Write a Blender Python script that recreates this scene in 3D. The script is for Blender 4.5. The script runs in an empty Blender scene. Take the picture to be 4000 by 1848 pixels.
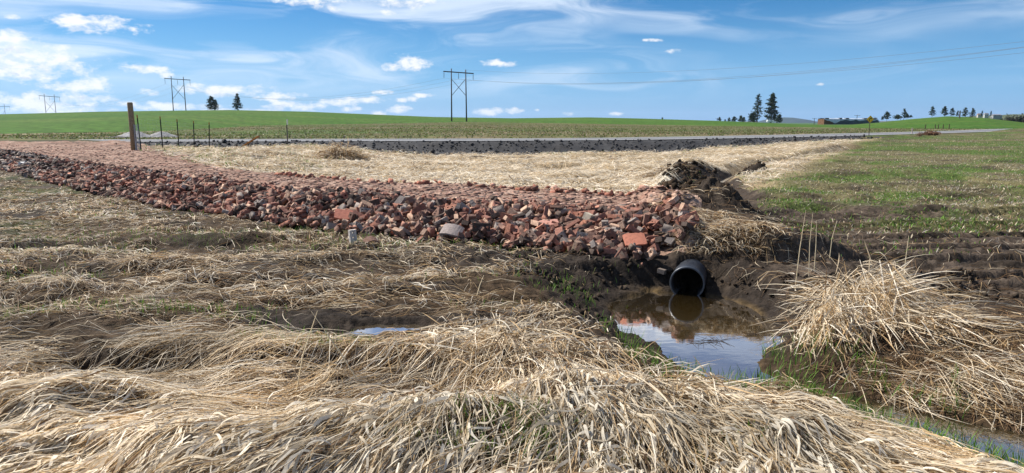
import bpy, bmesh, math, random
import numpy as np
from mathutils import Vector, Matrix, Euler
R = math.radians
PI = math.pi
random.seed(7)
SC = bpy.context.scene
COL = SC.collection
# ------------------------------------------------------------------ camera
PITCH = R(9.2); FP = 2753.0; EYE = 1.65          # focal length in px of a 4000 px wide frame
cam = bpy.data.cameras.new("camera"); cam.sensor_width = 36; cam.lens = 36 * FP / 4000
cam.clip_start = 0.05; cam.clip_end = 30000
camo = bpy.data.objects.new("camera", cam); COL.objects.link(camo)
camo.location = (0, 0, EYE); camo.rotation_euler = (PI / 2 - PITCH, 0, 0)
SC.camera = camo
# ------------------------------------------------------------------ light
SUN_AZ = R(-60); SUN_EL = R(44)                  # azimuth from +Y (view), negative = left
SC.view_settings.view_transform = 'Standard'; SC.view_settings.look = 'None'
SC.view_settings.exposure = 0.66; SC.view_settings.gamma = 1.0
sd = Vector((math.sin(SUN_AZ) * math.cos(SUN_EL), math.cos(SUN_AZ) * math.cos(SUN_EL), math.sin(SUN_EL)))
sun = bpy.data.lights.new("sun", 'SUN'); sun.energy = 5.0; sun.angle = R(0.5); sun.color = (1.0, 0.955, 0.88)
suno = bpy.data.objects.new("sun", sun); COL.objects.link(suno)
suno.rotation_euler = sd.to_track_quat('Z', 'Y').to_euler()
SC.cycles.max_bounces = 6; SC.cycles.diffuse_bounces = 2; SC.cycles.glossy_bounces = 3
SC.cycles.transparent_max_bounces = 12; SC.cycles.caustics_reflective = False; SC.cycles.caustics_refractive = False

class NT:
    """small helper to write node maths"""
    def __init__(s, tree): s.t = tree; s.n = tree.nodes; s.l = tree.links
    def new(s, typ, **kw):
        nd = s.n.new(typ)
        for k, v in kw.items(): setattr(nd, k, v)
        return nd
    def setin(s, sock, v):
        if hasattr(v, 'default_value') or hasattr(v, 'is_output'): s.l.new(v, sock)
        else: sock.default_value = v
    def m(s, op, a, b=0.0, c=0.0, clamp=False):
        nd = s.n.new('ShaderNodeMath'); nd.operation = op; nd.use_clamp = clamp
        for i, v in enumerate((a, b, c)): s.setin(nd.inputs[i], v)
        return nd.outputs[0]
    def v(s, op, a, b=(0, 0, 0)):
        nd = s.n.new('ShaderNodeVectorMath'); nd.operation = op
        s.setin(nd.inputs[0], a); s.setin(nd.inputs[1], b)
        return nd.outputs['Value'] if op in ('DOT_PRODUCT', 'LENGTH') else nd.outputs[0]
    def noise(s, vec, scale, detail=4, rough=.5, dist=0.0):
        nd = s.n.new('ShaderNodeTexNoise'); nd.inputs['Scale'].default_value = scale
        nd.inputs['Detail'].default_value = detail; nd.inputs['Roughness'].default_value = rough
        nd.inputs['Distortion'].default_value = dist
        if vec is not None: s.l.new(vec, nd.inputs['Vector'])
        return nd.outputs['Fac']
    def ramp(s, fac, lo, hi, a=0.0, b=1.0, smooth=True):
        nd = s.n.new('ShaderNodeMapRange'); nd.interpolation_type = 'SMOOTHSTEP' if smooth else 'LINEAR'
        s.setin(nd.inputs[0], fac)
        for i, v in enumerate((lo, hi, a, b)): nd.inputs[i + 1].default_value = v
        return nd.outputs[0]
    def mix(s, fac, a, b, typ='MIX'):
        nd = s.n.new('ShaderNodeMix'); nd.data_type = 'RGBA'; nd.blend_type = typ
        s.setin(nd.inputs[0], fac)
        for sock, v in ((nd.inputs[6], a), (nd.inputs[7], b)):
            if isinstance(v, tuple) and len(v) == 3: v = v + (1,)
            s.setin(sock, v)
        return nd.outputs[2]

# ------------------------------------------------------------------ world: Nishita sky + procedural clouds by direction
W = bpy.data.worlds.new("World"); SC.world = W; W.use_nodes = True
nt = NT(W.node_tree); nt.n.clear()
sky = nt.new('ShaderNodeTexSky', sky_type='NISHITA', sun_disc=False, sun_elevation=SUN_EL, sun_rotation=SUN_AZ,
             air_density=1.0, dust_density=0.2, ozone_density=3.0, altitude=700)
tc = nt.new('ShaderNodeTexCoord'); sep = nt.new('ShaderNodeSeparateXYZ'); nt.l.new(tc.outputs['Generated'], sep.inputs[0])
x_, y_, z_ = sep.outputs
U = nt.m('ARCTAN2', x_, y_); V = nt.m('ARCSINE', z_)
cmb = nt.new('ShaderNodeCombineXYZ'); nt.l.new(U, cmb.inputs[0]); nt.l.new(V, cmb.inputs[1]); UV = cmb.outputs[0]
def sky_uv(px, py):                                # direction of a place in the sky
    el = math.atan((924 - py) / FP) - PITCH
    az = math.atan2((px - 2000) / FP, math.cos(PITCH) + math.sin(PITCH) * (924 - py) / FP)
    return az, math.atan(math.tan(el) * math.cos(az))
k = 4000 / 2576
CL = [(240, 62, 112, 22), (180, 58, 50, 16), (90, 160, 132, 46), (30, 110, 62, 34), (150, 120, 40, 8), (210, 216, 85, 18), (215, 208, 40, 14), (60, 255, 110, 24), (190, 258, 95, 24),
      (40, 180, 90, 26), (120, 275, 160, 16), (365, 172, 62, 13), (420, 190, 20, 8), (1035, 160, 50, 22), (985, 168, 24, 12), (590, 228, 110, 15), (700, 242, 60, 12),
      (740, 266, 75, 13), (440, 268, 120, 10), (590, 280, 130, 8), (850, 258, 42, 12), (915, 250, 52, 9), (780, -2, 110, 18), (1035, 2, 70, 20), (840, 22, 20, 10), (965, 33, 32, 7),
      (965, 233, 32, 7), (1025, 249, 26, 8), (1065, 240, 28, 6), (1000, 274, 34, 10), (955, 286, 20, 8), (880, 275, 30, 7), (1235, 280, 40, 10), (1290, 279, 26, 8), (1350, 276, 8, 4),
      (1430, 287, 15, 5), (1550, 286, 16, 5), (1692, 128, 24, 7), (1645, 101, 22, 5), (2062, 212, 10, 4), (1250, 160, 45, 10), (370, 232, 26, 8), (495, 215, 26, 6), (330, 262, 40, 8),
      (1640, -235, 150, 62), (1730, -150, 150, 36), (2010, -235, 210, 60), (1560, -90, 110, 25), (1300, -190, 260, 60), (500, -260, 400, 90), (30, 41, 22, 6)]
grp = bpy.data.node_groups.new("cloud_field", 'ShaderNodeTree')
grp.interface.new_socket("uv", in_out='INPUT', socket_type='NodeSocketVector')
grp.interface.new_socket("f", in_out='OUTPUT', socket_type='NodeSocketFloat')
g = NT(grp); gi = g.new('NodeGroupInput'); go = g.new('NodeGroupOutput'); acc = None
for (cx, cy, rx, ry) in CL:
    u0, v0 = sky_uv(cx * k, cy * k); u1, v1 = sky_uv((cx + rx) * k, cy * k); u2, v2 = sky_uv(cx * k, (cy - ry) * k)
    d = g.v('SUBTRACT', gi.outputs[0], (u0, v0, 0))
    d = g.v('MULTIPLY', d, (1 / max(.004, abs(u1 - u0)), 1 / max(.002, abs(v2 - v0)), 0))
    q = g.m('SUBTRACT', 1.0, g.v('DOT_PRODUCT', d, d))
    acc = q if acc is None else g.m('MAXIMUM', acc, q)
g.l.new(acc, go.inputs[0])
def puffed(vec):
    gn = nt.new('ShaderNodeGroup'); gn.node_tree = grp; nt.l.new(vec, gn.inputs[0])
    f = nt.m('MAXIMUM', gn.outputs[0], -2.5)
    vs = nt.v('MULTIPLY', vec, (1.0, 1.9, 1.0))
    n = nt.noise(vs, 32, 9, .62, .25)
    n2 = nt.noise(vs, 80, 6, .65)
    f = nt.m('ADD', f, nt.m('MULTIPLY', nt.m('SUBTRACT', n, .5), 6.0))
    return nt.m('ADD', f, nt.m('MULTIPLY', nt.m('SUBTRACT', n2, .5), 3.0))
F0 = puffed(UV); F1 = puffed(nt.v('ADD', UV, (-0.004, 0.012, 0)))
cum = nt.ramp(F0, -0.5, 1.5)
under = nt.ramp(nt.m('SUBTRACT', F1, F0), -0.3, 1.0)
thick = nt.ramp(F0, 0.2, 1.3)
shade = nt.m('MULTIPLY', under, thick)
# wispy high cloud, stretched and sheared
shv = nt.v('ADD', nt.v('MULTIPLY', UV, (1.6, 7.5, 0)), (3.1, 1.7, 0))
wp = nt.new('ShaderNodeTexNoise'); wp.inputs['Scale'].default_value = 1.6; nt.l.new(shv, wp.inputs['Vector'])
shw = nt.v('ADD', shv, nt.v('MULTIPLY', wp.outputs['Color'], (1.6, .9, 0)))
c1 = nt.noise(shw, 1.9, 7, .58, .5); c2 = nt.noise(shw, .9, 3, .5)
cir = nt.m('MULTIPLY', nt.ramp(c1, .38, .66), nt.ramp(c2, .34, .52))
leftm = nt.ramp(U, -.75, .75, 1.0, .85, smooth=False); topm = nt.ramp(V, .015, .085)
cir = nt.m('MULTIPLY', nt.m('MULTIPLY', cir, leftm), nt.m('MULTIPLY', topm, .95), clamp=True)
hz = nt.ramp(V, -.02, .20, 1.0, 0.0)               # bright air near the horizon
hs = nt.new('ShaderNodeHueSaturation'); hs.inputs['Saturation'].default_value = 1.5; hs.inputs['Value'].default_value = 1.0
nt.l.new(sky.outputs[0], hs.inputs['Color'])
base = nt.mix(nt.m('MULTIPLY', hz, .7), hs.outputs[0], (3.1, 6.6, 11.4))
base = nt.mix(1.0, base, (.72, .89, 1.03), 'MULTIPLY')
c = nt.mix(nt.m('MULTIPLY', cir, .85), base, (10.0, 11.2, 12.8))
cumcol = nt.mix(shade, (11.4, 11.6, 12.0), (6.8, 7.6, 9.0))
c = nt.mix(cum, c, cumcol)
bg = nt.new('ShaderNodeBackground'); nt.l.new(c, bg.inputs[0]); bg.inputs[1].default_value = 0.057
wo = nt.new('ShaderNodeOutputWorld'); nt.l.new(bg.outputs[0], wo.inputs[0])

# ------------------------------------------------------------------ helpers
def tag(o, label=None, cat=None, group=None, kind=None):
    if label: o['label'] = label
    if cat: o['category'] = cat
    if group: o['group'] = group
    if kind: o['kind'] = kind
    return o
def empty(name, loc, rz=0):
    o = bpy.data.objects.new(name, None); COL.objects.link(o); o.location = loc; o.rotation_euler = (0, 0, rz); o.empty_display_size = .1
    return o
def mesh_np(name, V, F, mat, parent=None, col=None, smooth=False, fmat=None, link=True):
    V = np.asarray(V, dtype=np.float32).reshape(-1, 3); F = np.asarray(F, dtype=np.int32)
    me = bpy.data.meshes.new(name); nf, kk = F.shape
    me.vertices.add(len(V)); me.vertices.foreach_set('co', V.ravel())
    me.loops.add(nf * kk); me.loops.foreach_set('vertex_index', F.ravel())
    me.polygons.add(nf); me.polygons.foreach_set('loop_start', np.arange(0, nf * kk, kk, dtype=np.int32))
    if smooth: me.polygons.foreach_set('use_smooth', np.ones(nf, dtype=bool))
    for mm in (mat if isinstance(mat, (list, tuple)) else [mat]): me.materials.append(mm)
    me.update(calc_edges=True)
    if col is not None:
        a = me.color_attributes.new('Col', 'FLOAT_COLOR', 'POINT')
        c4 = np.ones((len(V), 4), dtype=np.float32); c4[:, :3] = col; a.data.foreach_set('color', c4.ravel())
    if not link: return me
    o = bpy.data.objects.new(name, me); COL.objects.link(o)
    if parent: o.parent = parent
    return o
def from_bm(name, bm, mat, parent=None, smooth=False, link=True):
    me = bpy.data.meshes.new(name); bm.to_mesh(me); bm.free()
    for mm in (mat if isinstance(mat, (list, tuple)) else [mat]): me.materials.append(mm)
    if smooth:
        for p in me.polygons: p.use_smooth = True
    if not link: return me
    o = bpy.data.objects.new(name, me); COL.objects.link(o)
    if parent: o.parent = parent
    return o
def bm_tube(bm, pts, rads, seg=8, cap=True):
    pts = [Vector(p) for p in pts]; rings = []
    if not isinstance(rads, (list, tuple)): rads = [rads] * len(pts)
    for i, p in enumerate(pts):
        d = (pts[min(i + 1, len(pts) - 1)] - pts[max(i - 1, 0)]).normalized()
        a = d.orthogonal().normalized() if i == 0 else (a - d * a.dot(d)).normalized()
        b = d.cross(a)
        rings.append([bm.verts.new(p + (a * math.cos(t) + b * math.sin(t)) * rads[i]) for t in [2 * PI * j / seg for j in range(seg)]])
    for r0, r1 in zip(rings, rings[1:]):
        for j in range(seg): bm.faces.new((r0[j], r0[(j + 1) % seg], r1[(j + 1) % seg], r1[j]))
    if cap: bm.faces.new(rings[0][::-1]); bm.faces.new(rings[-1])
def bm_box(bm, c, s, rot=None):
    mtx = Matrix.Translation(c) @ (rot.to_matrix().to_4x4() if rot else Matrix()) @ Matrix.Diagonal((s[0], s[1], s[2], 1))
    return bmesh.ops.create_cube(bm, size=1, matrix=mtx)['verts']

def sst(a, b, x):
    t = np.clip((np.asarray(x, dtype=float) - a) / (b - a), 0, 1); return t * t * (3 - 2 * t)
def _hash(ix, iy, seed):
    h = (ix.astype(np.int64) * 374761393 + iy.astype(np.int64) * 668265263 + seed * 974634777) & 0xffffffff
    h = ((h ^ (h >> 13)) * 1274126177) & 0xffffffff
    return ((h ^ (h >> 16)) & 0xffff) / 32767.5 - 1.0
def vn(x, y, seed=0):
    x = np.asarray(x, dtype=float); y = np.asarray(y, dtype=float)
    xi = np.floor(x); yi = np.floor(y); fx = x - xi; fy = y - yi
    fx = fx * fx * (3 - 2 * fx); fy = fy * fy * (3 - 2 * fy); xi = xi.astype(np.int64); yi = yi.astype(np.int64)
    a = _hash(xi, yi, seed); b = _hash(xi + 1, yi, seed); c = _hash(xi, yi + 1, seed); d = _hash(xi + 1, yi + 1, seed)
    return (a + (b - a) * fx) + ((c + (d - c) * fx) - (a + (b - a) * fx)) * fy
def fbm(x, y, seed=0, octv=4, g=.5):
    s = 0; a = 1; t = 0
    for i in range(octv): s = s + a * vn(x * 2 ** i + 17.3 * i, y * 2 ** i - 9.1 * i, seed + i); t += a; a *= g
    return s / t
def poly_sd(x, y, pts):                            # signed distance to an open polyline, + on its left
    best = np.full(x.shape, 1e9); sgn = np.ones(x.shape)
    n = len(pts) - 1
    for i in range(n):
        ax, ay = pts[i]; bx, by = pts[i + 1]; dx, dy = bx - ax, by - ay; L2 = dx * dx + dy * dy
        t = ((x - ax) * dx + (y - ay) * dy) / L2
        t = np.clip(t, -50 if i == 0 else 0, 50 if i == n - 1 else 1)
        d = np.hypot(x - ax - t * dx, y - ay - t * dy); cr = dx * (y - ay) - dy * (x - ax)
        u = d < best; best = np.where(u, d, best); sgn = np.where(u, np.sign(cr), sgn)
    return best * sgn
def caps_sd(x, y, c):                              # distance to a chain of capsules (x, y, r)
    best = np.full(x.shape, 1e9)
    for (ax, ay, ar), (bx, by, br) in zip(c, c[1:]):
        dx, dy = bx - ax, by - ay
        t = np.clip(((x - ax) * dx + (y - ay) * dy) / (dx * dx + dy * dy), 0, 1)
        best = np.minimum(best, np.hypot(x - ax - t * dx, y - ay - t * dy) - (ar + (br - ar) * t))
    return best
# ------------------------------------------------------------------ the lie of the land
ROAD = [(-300, 18), (-60, 35.0), (-27, 37.5), (0, 40), (7.7, 42.0), (18, 48.6), (29, 57.6), (41.6, 68.5), (58, 84), (80, 108), (130, 150)]   # near edge
ROADZ = 0.62; ROADW = 5.6
B_ = [(-40, 43), (-22, 27), (-14.3, 20.4), (-7, 13.9), (-4.2, 11.7), (-1.8, 10.1), (0, 9.3), (1.2, 8.45), (2.04, 8.15), (2.7, 8.1)][::-1]
T_ = [(-38, 45), (-20, 28.2), (-11.4, 20.2), (-5.2, 14.3), (-2.25, 12.3), (0, 11.0), (1.8, 10.1), (2.7, 9.9)][::-1]
K_ = [(-30, 46), (-19.3, 36), (-15.6, 29.5), (-9.4, 21.4), (-3.4, 15.9), (0, 14.3), (2.5, 12.8), (3.5, 12.2)]
POOL = [(1.62, 7.95, .14), (1.80, 7.15, .80), (1.80, 6.5, .70), (1.66, 5.75, .42), (1.66, 5.3, .30), (2.12, 5.0, .05), (2.5, 4.6, .15), (3.15, 3.85, .30), (4.4, 2.7, .40), (6.5, 1.2, .35)]
DITCH = [(3.85, 12.0, .02), (4.55, 14.5, .12), (5.15, 16.2, .10), (5.9, 19.5, .03), (6.75, 23, .16), (8.6, 27, .08), (13, 33, .15), (20, 41, .1)]
PUDDLE = [(-1.6, 5.55, .05), (-1.1, 5.66, .15), (-.75, 5.74, .08)]
WZ = -0.30
PXC = [-2500, 0, 450, 700, 1000, 1400, 1800, 2200, 2500, 3000, 3500, 4000, 6500]
YB = [50, 70, 78, 92, 150, 190, 235, 215, 200, 170, 150, 130, 120]
PB = [530, 523, 517, 509, 491, 484, 477, 482, 487, 495, 503, 505, 505]
PXS = [-3000, -600, 0, 400, 900, 1200, 1500, 1700, 2000, 2300, 2500, 2800, 3000, 3150, 3300, 3430, 3550, 3700, 3850, 4000, 4600, 6500]
PS = [470, 455, 447, 437, 430, 436, 449, 457, 462, 458.5, 463, 472, 480, 487, 489, 479, 466, 454, 461, 479, 470, 470]
YS = [350, 350, 350, 350, 350, 350, 350, 350, 350, 350, 350, 350, 330, 330, 330, 320, 310, 300, 300, 300, 300, 300]
def el_of(py): return np.tan(np.arctan((924 - np.asarray(py, dtype=float)) / FP) - PITCH)
def drive_frac(x, y):
    sB = -poly_sd(x, y, B_); sT = -poly_sd(x, y, T_); sK = -poly_sd(x, y, K_)
    f = np.where(sT > 0, 1.0, np.where(sB > 0, sB / np.maximum(sB - sT, 1e-3), 0.0))
    f = f * np.clip(1 + sK / .8, 0, 1)
    end = (x - 2.25) + (8.0 - y) * .06 + .12 * vn(y * 2.3, x * 0, 5)
    return f * (1 - sst(-.25, .35, end)), sB, sT, sK
def height(x, y, detail=True):
    x = np.asarray(x, dtype=float); y = np.asarray(y, dtype=float)
    yy = np.maximum(y, 1.0); r = np.hypot(x, y)
    z = 0.42 * sst(-3.5, -11, x) * sst(14, 28, y)
    z += 0.45 * sst(6, 22, x) * sst(14, 48, y) - .05 * sst(12, 20, y) * sst(-5, 0, x) * (1 - sst(10, 18, x))
    z += 0.60 * sst(40, 58, x) * sst(44, 62, y)
    near = 1 - sst(60, 90, r)
    if detail:
        z = z + near * .045 * fbm(x * .6, y * .8, 11, 3)
    # road embankment
    s = poly_sd(x, y, ROAD)                        # + beyond the near edge
    emb = sst(-2.6, 0.0, s)
    gz = ROADZ - .03
    z = z + (gz - z) * emb
    # fields beyond the road
    px = 2000 + FP / math.cos(PITCH) * np.clip(x / yy, -2, 2); px = np.where(y < 1, np.where(x > 0, 6500, -3000), px)
    yb = np.interp(px, PXC, YB); zb = EYE + yb * el_of(np.interp(px, PXC, PB))
    ys = np.interp(px, PXS, YS); zs = EYE + ys * el_of(np.interp(px, PXS, PS))
    rs = np.maximum(s - ROADW, 0); d = yy
    y0 = np.maximum(yy - rs, 20)
    t1 = np.clip((d - y0) / np.maximum(yb - y0, 1), 0, 1)
    zf = gz + (zb - gz) * t1
    t2 = np.clip((d - yb) / (ys - yb), 0, 1); t2s = t2 * (1.55 - .55 * t2)
    zf = np.where(d > yb, zb + (zs - zb) * np.minimum(t2s, 1), zf)
    zf = zf + sst(4, 20, rs) * sst(40, 12, np.abs(d - yb)) * 0
    t3 = sst(0, 260, d - ys)
    zf = np.where(d > ys, zs - (zs + 4.0) * t3, zf)
    z = np.where(s > ROADW, zf, z)
    if not detail: return z
    n = r < 75
    if not np.any(n): return z
    xn = x[n]; yn = y[n]; zn = z[n]; sn = s[n]
    f, sB, sT, sK = drive_frac(xn, yn)
    nr = (sn < -2.4) & (yn < 60)
    zd = .35 + .05 * fbm(xn * .7, yn * .7, 21, 3)
    # tussock mats in the foreground and left
    fg = (1 - sst(9.5, 13, yn)) * (1 - sst(2.0, 3.2, xn) * sst(5.4, 6.4, yn)) * (1 - sst(-.3, .3, sB))
    q = fbm(xn * .85 + .3 * yn, yn * 1.5 - .22 * xn, 31, 4); tus = .07 * q + np.where(yn < 6.5, .075, .05) * (sst(-.18, .10, q) - .5) + .05 * fbm(xn * 2.4, yn * 4.2, 41, 3)
    tus += .085 * np.exp(-((yn - 3.45 - .18 * np.sin(xn * 1.1 + .4)) / .62) ** 2) * sst(1.0, -.4, xn - .2 * (yn - 3)) * (1 + .35 * np.sin(xn * 2.3 + 1))
    tus += .02 * np.exp(-((yn - 4.95 - .12 * xn) / .28) ** 2) * sst(-4, -3, xn) * sst(.8, -.4, xn)
    tus += .10 * np.exp(-((xn + .05) / .4) ** 2 - ((yn - 4.7) / .35) ** 2) + .08 * np.exp(-((xn - .95) / .3) ** 2 - ((yn - 4.3) / .28) ** 2)
    tus -= .15 * np.exp(-((xn + 2.5) / .5) ** 2 - ((yn - 4.6) / .16) ** 2) + .10 * np.exp(-((xn + 1.2) / 1.0) ** 2 - ((yn - 5.75) / .22) ** 2)
    tus -= .16 * np.exp(-((xn - 2.0) / 1.1) ** 2 - ((yn - 4.75) / .55) ** 2) * (1 + 0 * xn)
    tus -= .10 * np.exp(-((xn + .6) / 1.3) ** 2 - ((yn - 7.55) / .2) ** 2)
    pl_ = caps_sd(xn, yn, POOL)
    tus = tus * (.25 + .75 * sst(.3, 1.5, pl_))
    zn = zn + tus * fg * sst(.2, .6, caps_sd(xn, yn, PUDDLE) + .5 * (yn > 5.9)) - .06 * np.exp(-((xn + 1.1) / .7) ** 2 - ((yn - 5.2) / .35) ** 2) - .20 * np.exp(-((xn - 1.2) / .9) ** 2 - ((yn - 4.6) / .7) ** 2)
    # basin mats
    bas = sst(0, 1.2, -sK) * (yn > 12) * (sn < -2.4)
    bq = fbm(xn * .5, yn * .9, 51, 4); zn = zn + bas * (.16 * bq +   .06 * (sst(-.1, .1, bq) - .5) + .05 * fbm(xn * 2, yn * 3, 57, 3)) * (xn < 14)
    # driveway
    zn = np.where(f > 0, np.maximum(zn, 0) * (1 - f) + f * np.maximum(zd, zn + .06) , zn)
    # mound over the culvert, spoil heaps beside the ditch
    rough = fbm(xn * 3.2, yn * 3.2, 61, 6, .66); lump = np.abs(fbm(xn * 5.5, yn * 5.5, 67, 4, .55))
    # front of mound is steep
    md = sst(8.1, 8.6, yn + .12 * rough) * sst(11.8, 9.8, yn) * sst(1.75, 2.5, xn) * sst(4.3, 3.3, xn + .25 * (yn - 9))
    zn = zn + md * (.33 + .12 * rough)
    sp = caps_sd(xn, yn, [(3.0, 10.4, .4), (3.35, 12.4, .75), (3.8, 14.2, .75), (4.5, 17.0, .7), (5.3, 20, .75), (6.1, 23.0, .8), (6.9, 24.2, .5)])
    spm = sst(.55, -.35, sp + .3 * rough)
    zn = zn + spm * (.42 + .14 * sst(11, 12.5, yn) * sst(19, 16, yn) + .34 * rough + .12 * lump)
    fb = caps_sd(xn, yn, [(6.2, 25.2, .4), (8.6, 25.8, .5)]); zn = zn + sst(.5, -.3, fb + .3 * rough) * (.42 + .2 * rough)
    # cut bank of the pool and ditch
    wob = .16 * fbm(xn * 2.1, yn * 2.1, 71, 4)
    p = caps_sd(xn, yn, POOL) + wob * sst(-.3, .1, caps_sd(xn, yn, POOL))
    bank = np.where(p < 0, WZ + np.maximum(p * .5, -.13), WZ + .015 + np.minimum(p, .12) * .25 + np.maximum(p - .12, 0) * (.34 + 1.1 * sst(2.2, 2.7, xn) * sst(5.9, 6.6, yn)) + .05 * rough * sst(0, .25, p))
    zn = np.where(yn < 9.0, np.minimum(zn, np.where(yn > 8.1, bank + (yn - 8.1) * 1.2, bank)), zn)
    dd = caps_sd(xn, yn, DITCH) + .1 * wob
    zn = np.minimum(zn, np.where(dd < 0, WZ + np.maximum(dd * .5, -.1), WZ + .02 + dd * .62) + np.maximum(0, 12.3 - yn) * 1.5)
    tr_ = caps_sd(xn, yn, [(2.0, 7.75, .16), (2.12, 8.12, .16)]); zn = np.where(tr_ < 0, np.minimum(zn, -.40), zn)
    pd = caps_sd(xn, yn, PUDDLE) + .04 * rough
    zn = np.where(pd < .4, np.minimum(zn, np.where(pd < 0, -.05 + pd * .3, -.045 + np.maximum(pd, 0) * .7)), zn)
    # wheel ruts with lug prints in the mud on the right
    mz = mud_mask(xn, yn, p, sB)
    cur = .10 * np.sin(xn * .5) + .07 * (xn - 4)
    rut = 0
    for yc, w, dep, lg in ((7.05, .2, .09, 1), (8.15, .24, .08, 0), (8.95, .2, .09, 0), (9.85, .2, .07, 1), (10.9, .22, .08, 1), (12.4, .2, .05, 0)):
        dr = np.abs(yn - yc - cur * (1 if yc < 9 else 1.5)) ; b = sst(w, w * .6, dr)
        rut = rut - b * dep + sst(w * 1.8, w * 1.15, dr) * (1 - b) * .05
        if lg: rut = rut + b * .045 * (np.sin((xn + np.abs(yn - yc - cur) * .8) * 2 * PI / .17) > 0)
    rr = 1.8 * sst(2.9, 3.9, xn) * (1 - sst(8, 13, xn)) * (yn > 5.5) * (yn < 14) * (p > .3)
    zn = zn + rut * rr * (.55 + .45 * sst(-.1, .4, fbm(xn * .7, yn * .7, 77, 2)))
    zn = zn + mz * (.045 * rough + .05 * lump - .01) + (1 - mz) * (sn < -2.4) * (.018 * rough + .035 * fbm(xn * 7, yn * 9, 73, 3) * (f < .05) * (xn < 2.5))
    # gravel shoulder roughness
    zn = zn + sst(-3.2, -2.2, sn) * sst(0, -.4, sn) * (.10 * fbm(xn * 2.2, yn * 2.2, 81, 4, .6) + .03)
    z[n] = zn
    return z
def mud_mask(x, y, p=None, sB=None):
    if p is None: p = caps_sd(x, y, POOL)
    if sB is None: sB = -poly_sd(x, y, B_)
    n = .5 * fbm(x * 1.1, y * 1.6, 91, 4)
    a = sst(.75, .15, p + n * .5) * (y > 5.6) * sst(9.4, 8.6, y)
    a = np.maximum(a, sst(-2.2, -.9, sB + n * 2.2) * sst(.2, -.05, sB) * sst(-2.4, -.4, x) * (y < 14) * .95)
    a = np.maximum(a, sst(.10, .24, n - .10 * (y > 9.3)) * (y > 4.9) * (y < 12) * (x < 1.3) * .85)
    a = np.maximum(a, sst(.10, .26, n) * (y > 15) * (x < -.10 * y) * (y < 33))
    a = np.maximum(a, sst(.1, .3, n + .5 * np.exp(-((x + 1.2) / 1.3) ** 2 - ((y - 5.85) / .35) ** 2)) * (x < 1))
    a = np.maximum(a, sst(.12, .38, n * .8 + .9 * np.exp(-((x - 5.6) / 3.8) ** 2 - ((y - 8.6) / 2.1) ** 2)) * (x > 2.3) * (y > 5.5))
    a = np.maximum(a, sst(.1, .45, n + .6 * np.exp(-((x - 5.5) / 2.6) ** 2 - ((y - 12.5) / 1.6) ** 2)) * (x > 2.6) * (y < 17))
    sp = caps_sd(x, y, [(2.6, 9.0, .7), (2.95, 11.3, .4), (3.35, 12.6, .45), (3.75, 14.2, .5), (4.5, 17.0, .55), (5.2, 20, .7), (6.0, 23.0, .8), (8.6, 25.8, .5)])
    a = np.maximum(a, sst(.5, 0, sp + n * .5))
    dd = caps_sd(x, y, DITCH); a = np.maximum(a, sst(.7, .3, dd + n * .3) * (y < 22))
    return np.clip(a, 0, 1)
def at(px, py, Y):                                 # the point at forward distance Y seen at a place of the photograph
    z = EYE + Y * float(el_of(py)); return Vector(((px - 2000) / FP * (Y * math.cos(PITCH) + (EYE - z) * math.sin(PITCH)), Y, z))
def hit(px, py, up=0.0, y0=2.5, y1=90):            # where that line of sight meets the ground
    Ys = np.geomspace(y0, y1, 1500); el = float(el_of(py)); zz = EYE + Ys * el
    xx = (px - 2000) / FP * (Ys * math.cos(PITCH) + (EYE - zz) * math.sin(PITCH)); hh = height(xx, Ys) + up
    i = int(np.argmax(zz <= hh)); return Vector((xx[i], Ys[i], hh[i] - up))
def hz1(x, y): return float(height(np.array([x], dtype=float), np.array([y], dtype=float))[0])

# ------------------------------------------------------------------ materials
def pmat(name, color=(.5, .5, .5), rough=.8, spec=.3, metal=0.0, attr=False, nscale=0, namt=.25, bump=0, bscale=30, coat=0, objrand=0, detail=4):
    m = bpy.data.materials.new(name); m.use_nodes = True; q = NT(m.node_tree); b = q.n['Principled BSDF']
    b.inputs['Roughness'].default_value = rough; b.inputs['Specular IOR Level'].default_value = spec; b.inputs['Metallic'].default_value = metal
    gm = q.new('ShaderNodeNewGeometry'); pos = gm.outputs['Position']
    tcn = q.new('ShaderNodeTexCoord'); opos = tcn.outputs['Object']
    if attr:
        at_ = q.new('ShaderNodeAttribute'); at_.attribute_name = 'Col'; c = at_.outputs['Color']
    else:
        rgb = q.new('ShaderNodeRGB'); rgb.outputs[0].default_value = (*color, 1); c = rgb.outputs[0]
    if nscale:
        n = q.noise(opos, nscale, detail, .6)
        v = q.ramp(n, .3, .7, 1 - namt, 1 + namt, smooth=False)
        vv = q.new('ShaderNodeCombineXYZ'); [q.l.new(v, vv.inputs[i]) for i in range(3)]
        c = q.mix(1.0, c, vv.outputs[0], 'MULTIPLY')
    if objrand:
        oi = q.new('ShaderNodeObjectInfo'); v = q.ramp(oi.outputs['Random'], 0, 1, 1 - objrand, 1 + objrand, smooth=False)
        vv = q.new('ShaderNodeCombineXYZ'); [q.l.new(v, vv.inputs[i]) for i in range(3)]
        c = q.mix(1.0, c, vv.outputs[0], 'MULTIPLY')
    q.l.new(c, b.inputs['Base Color'])
    if bump:
        bn = q.new('ShaderNodeBump'); bn.inputs['Strength'].default_value = bump; bn.inputs['Distance'].default_value = .02
        q.l.new(q.noise(opos, bscale, 6, .65), bn.inputs['Height']); q.l.new(bn.outputs[0], b.inputs['Normal'])
    return m
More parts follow.
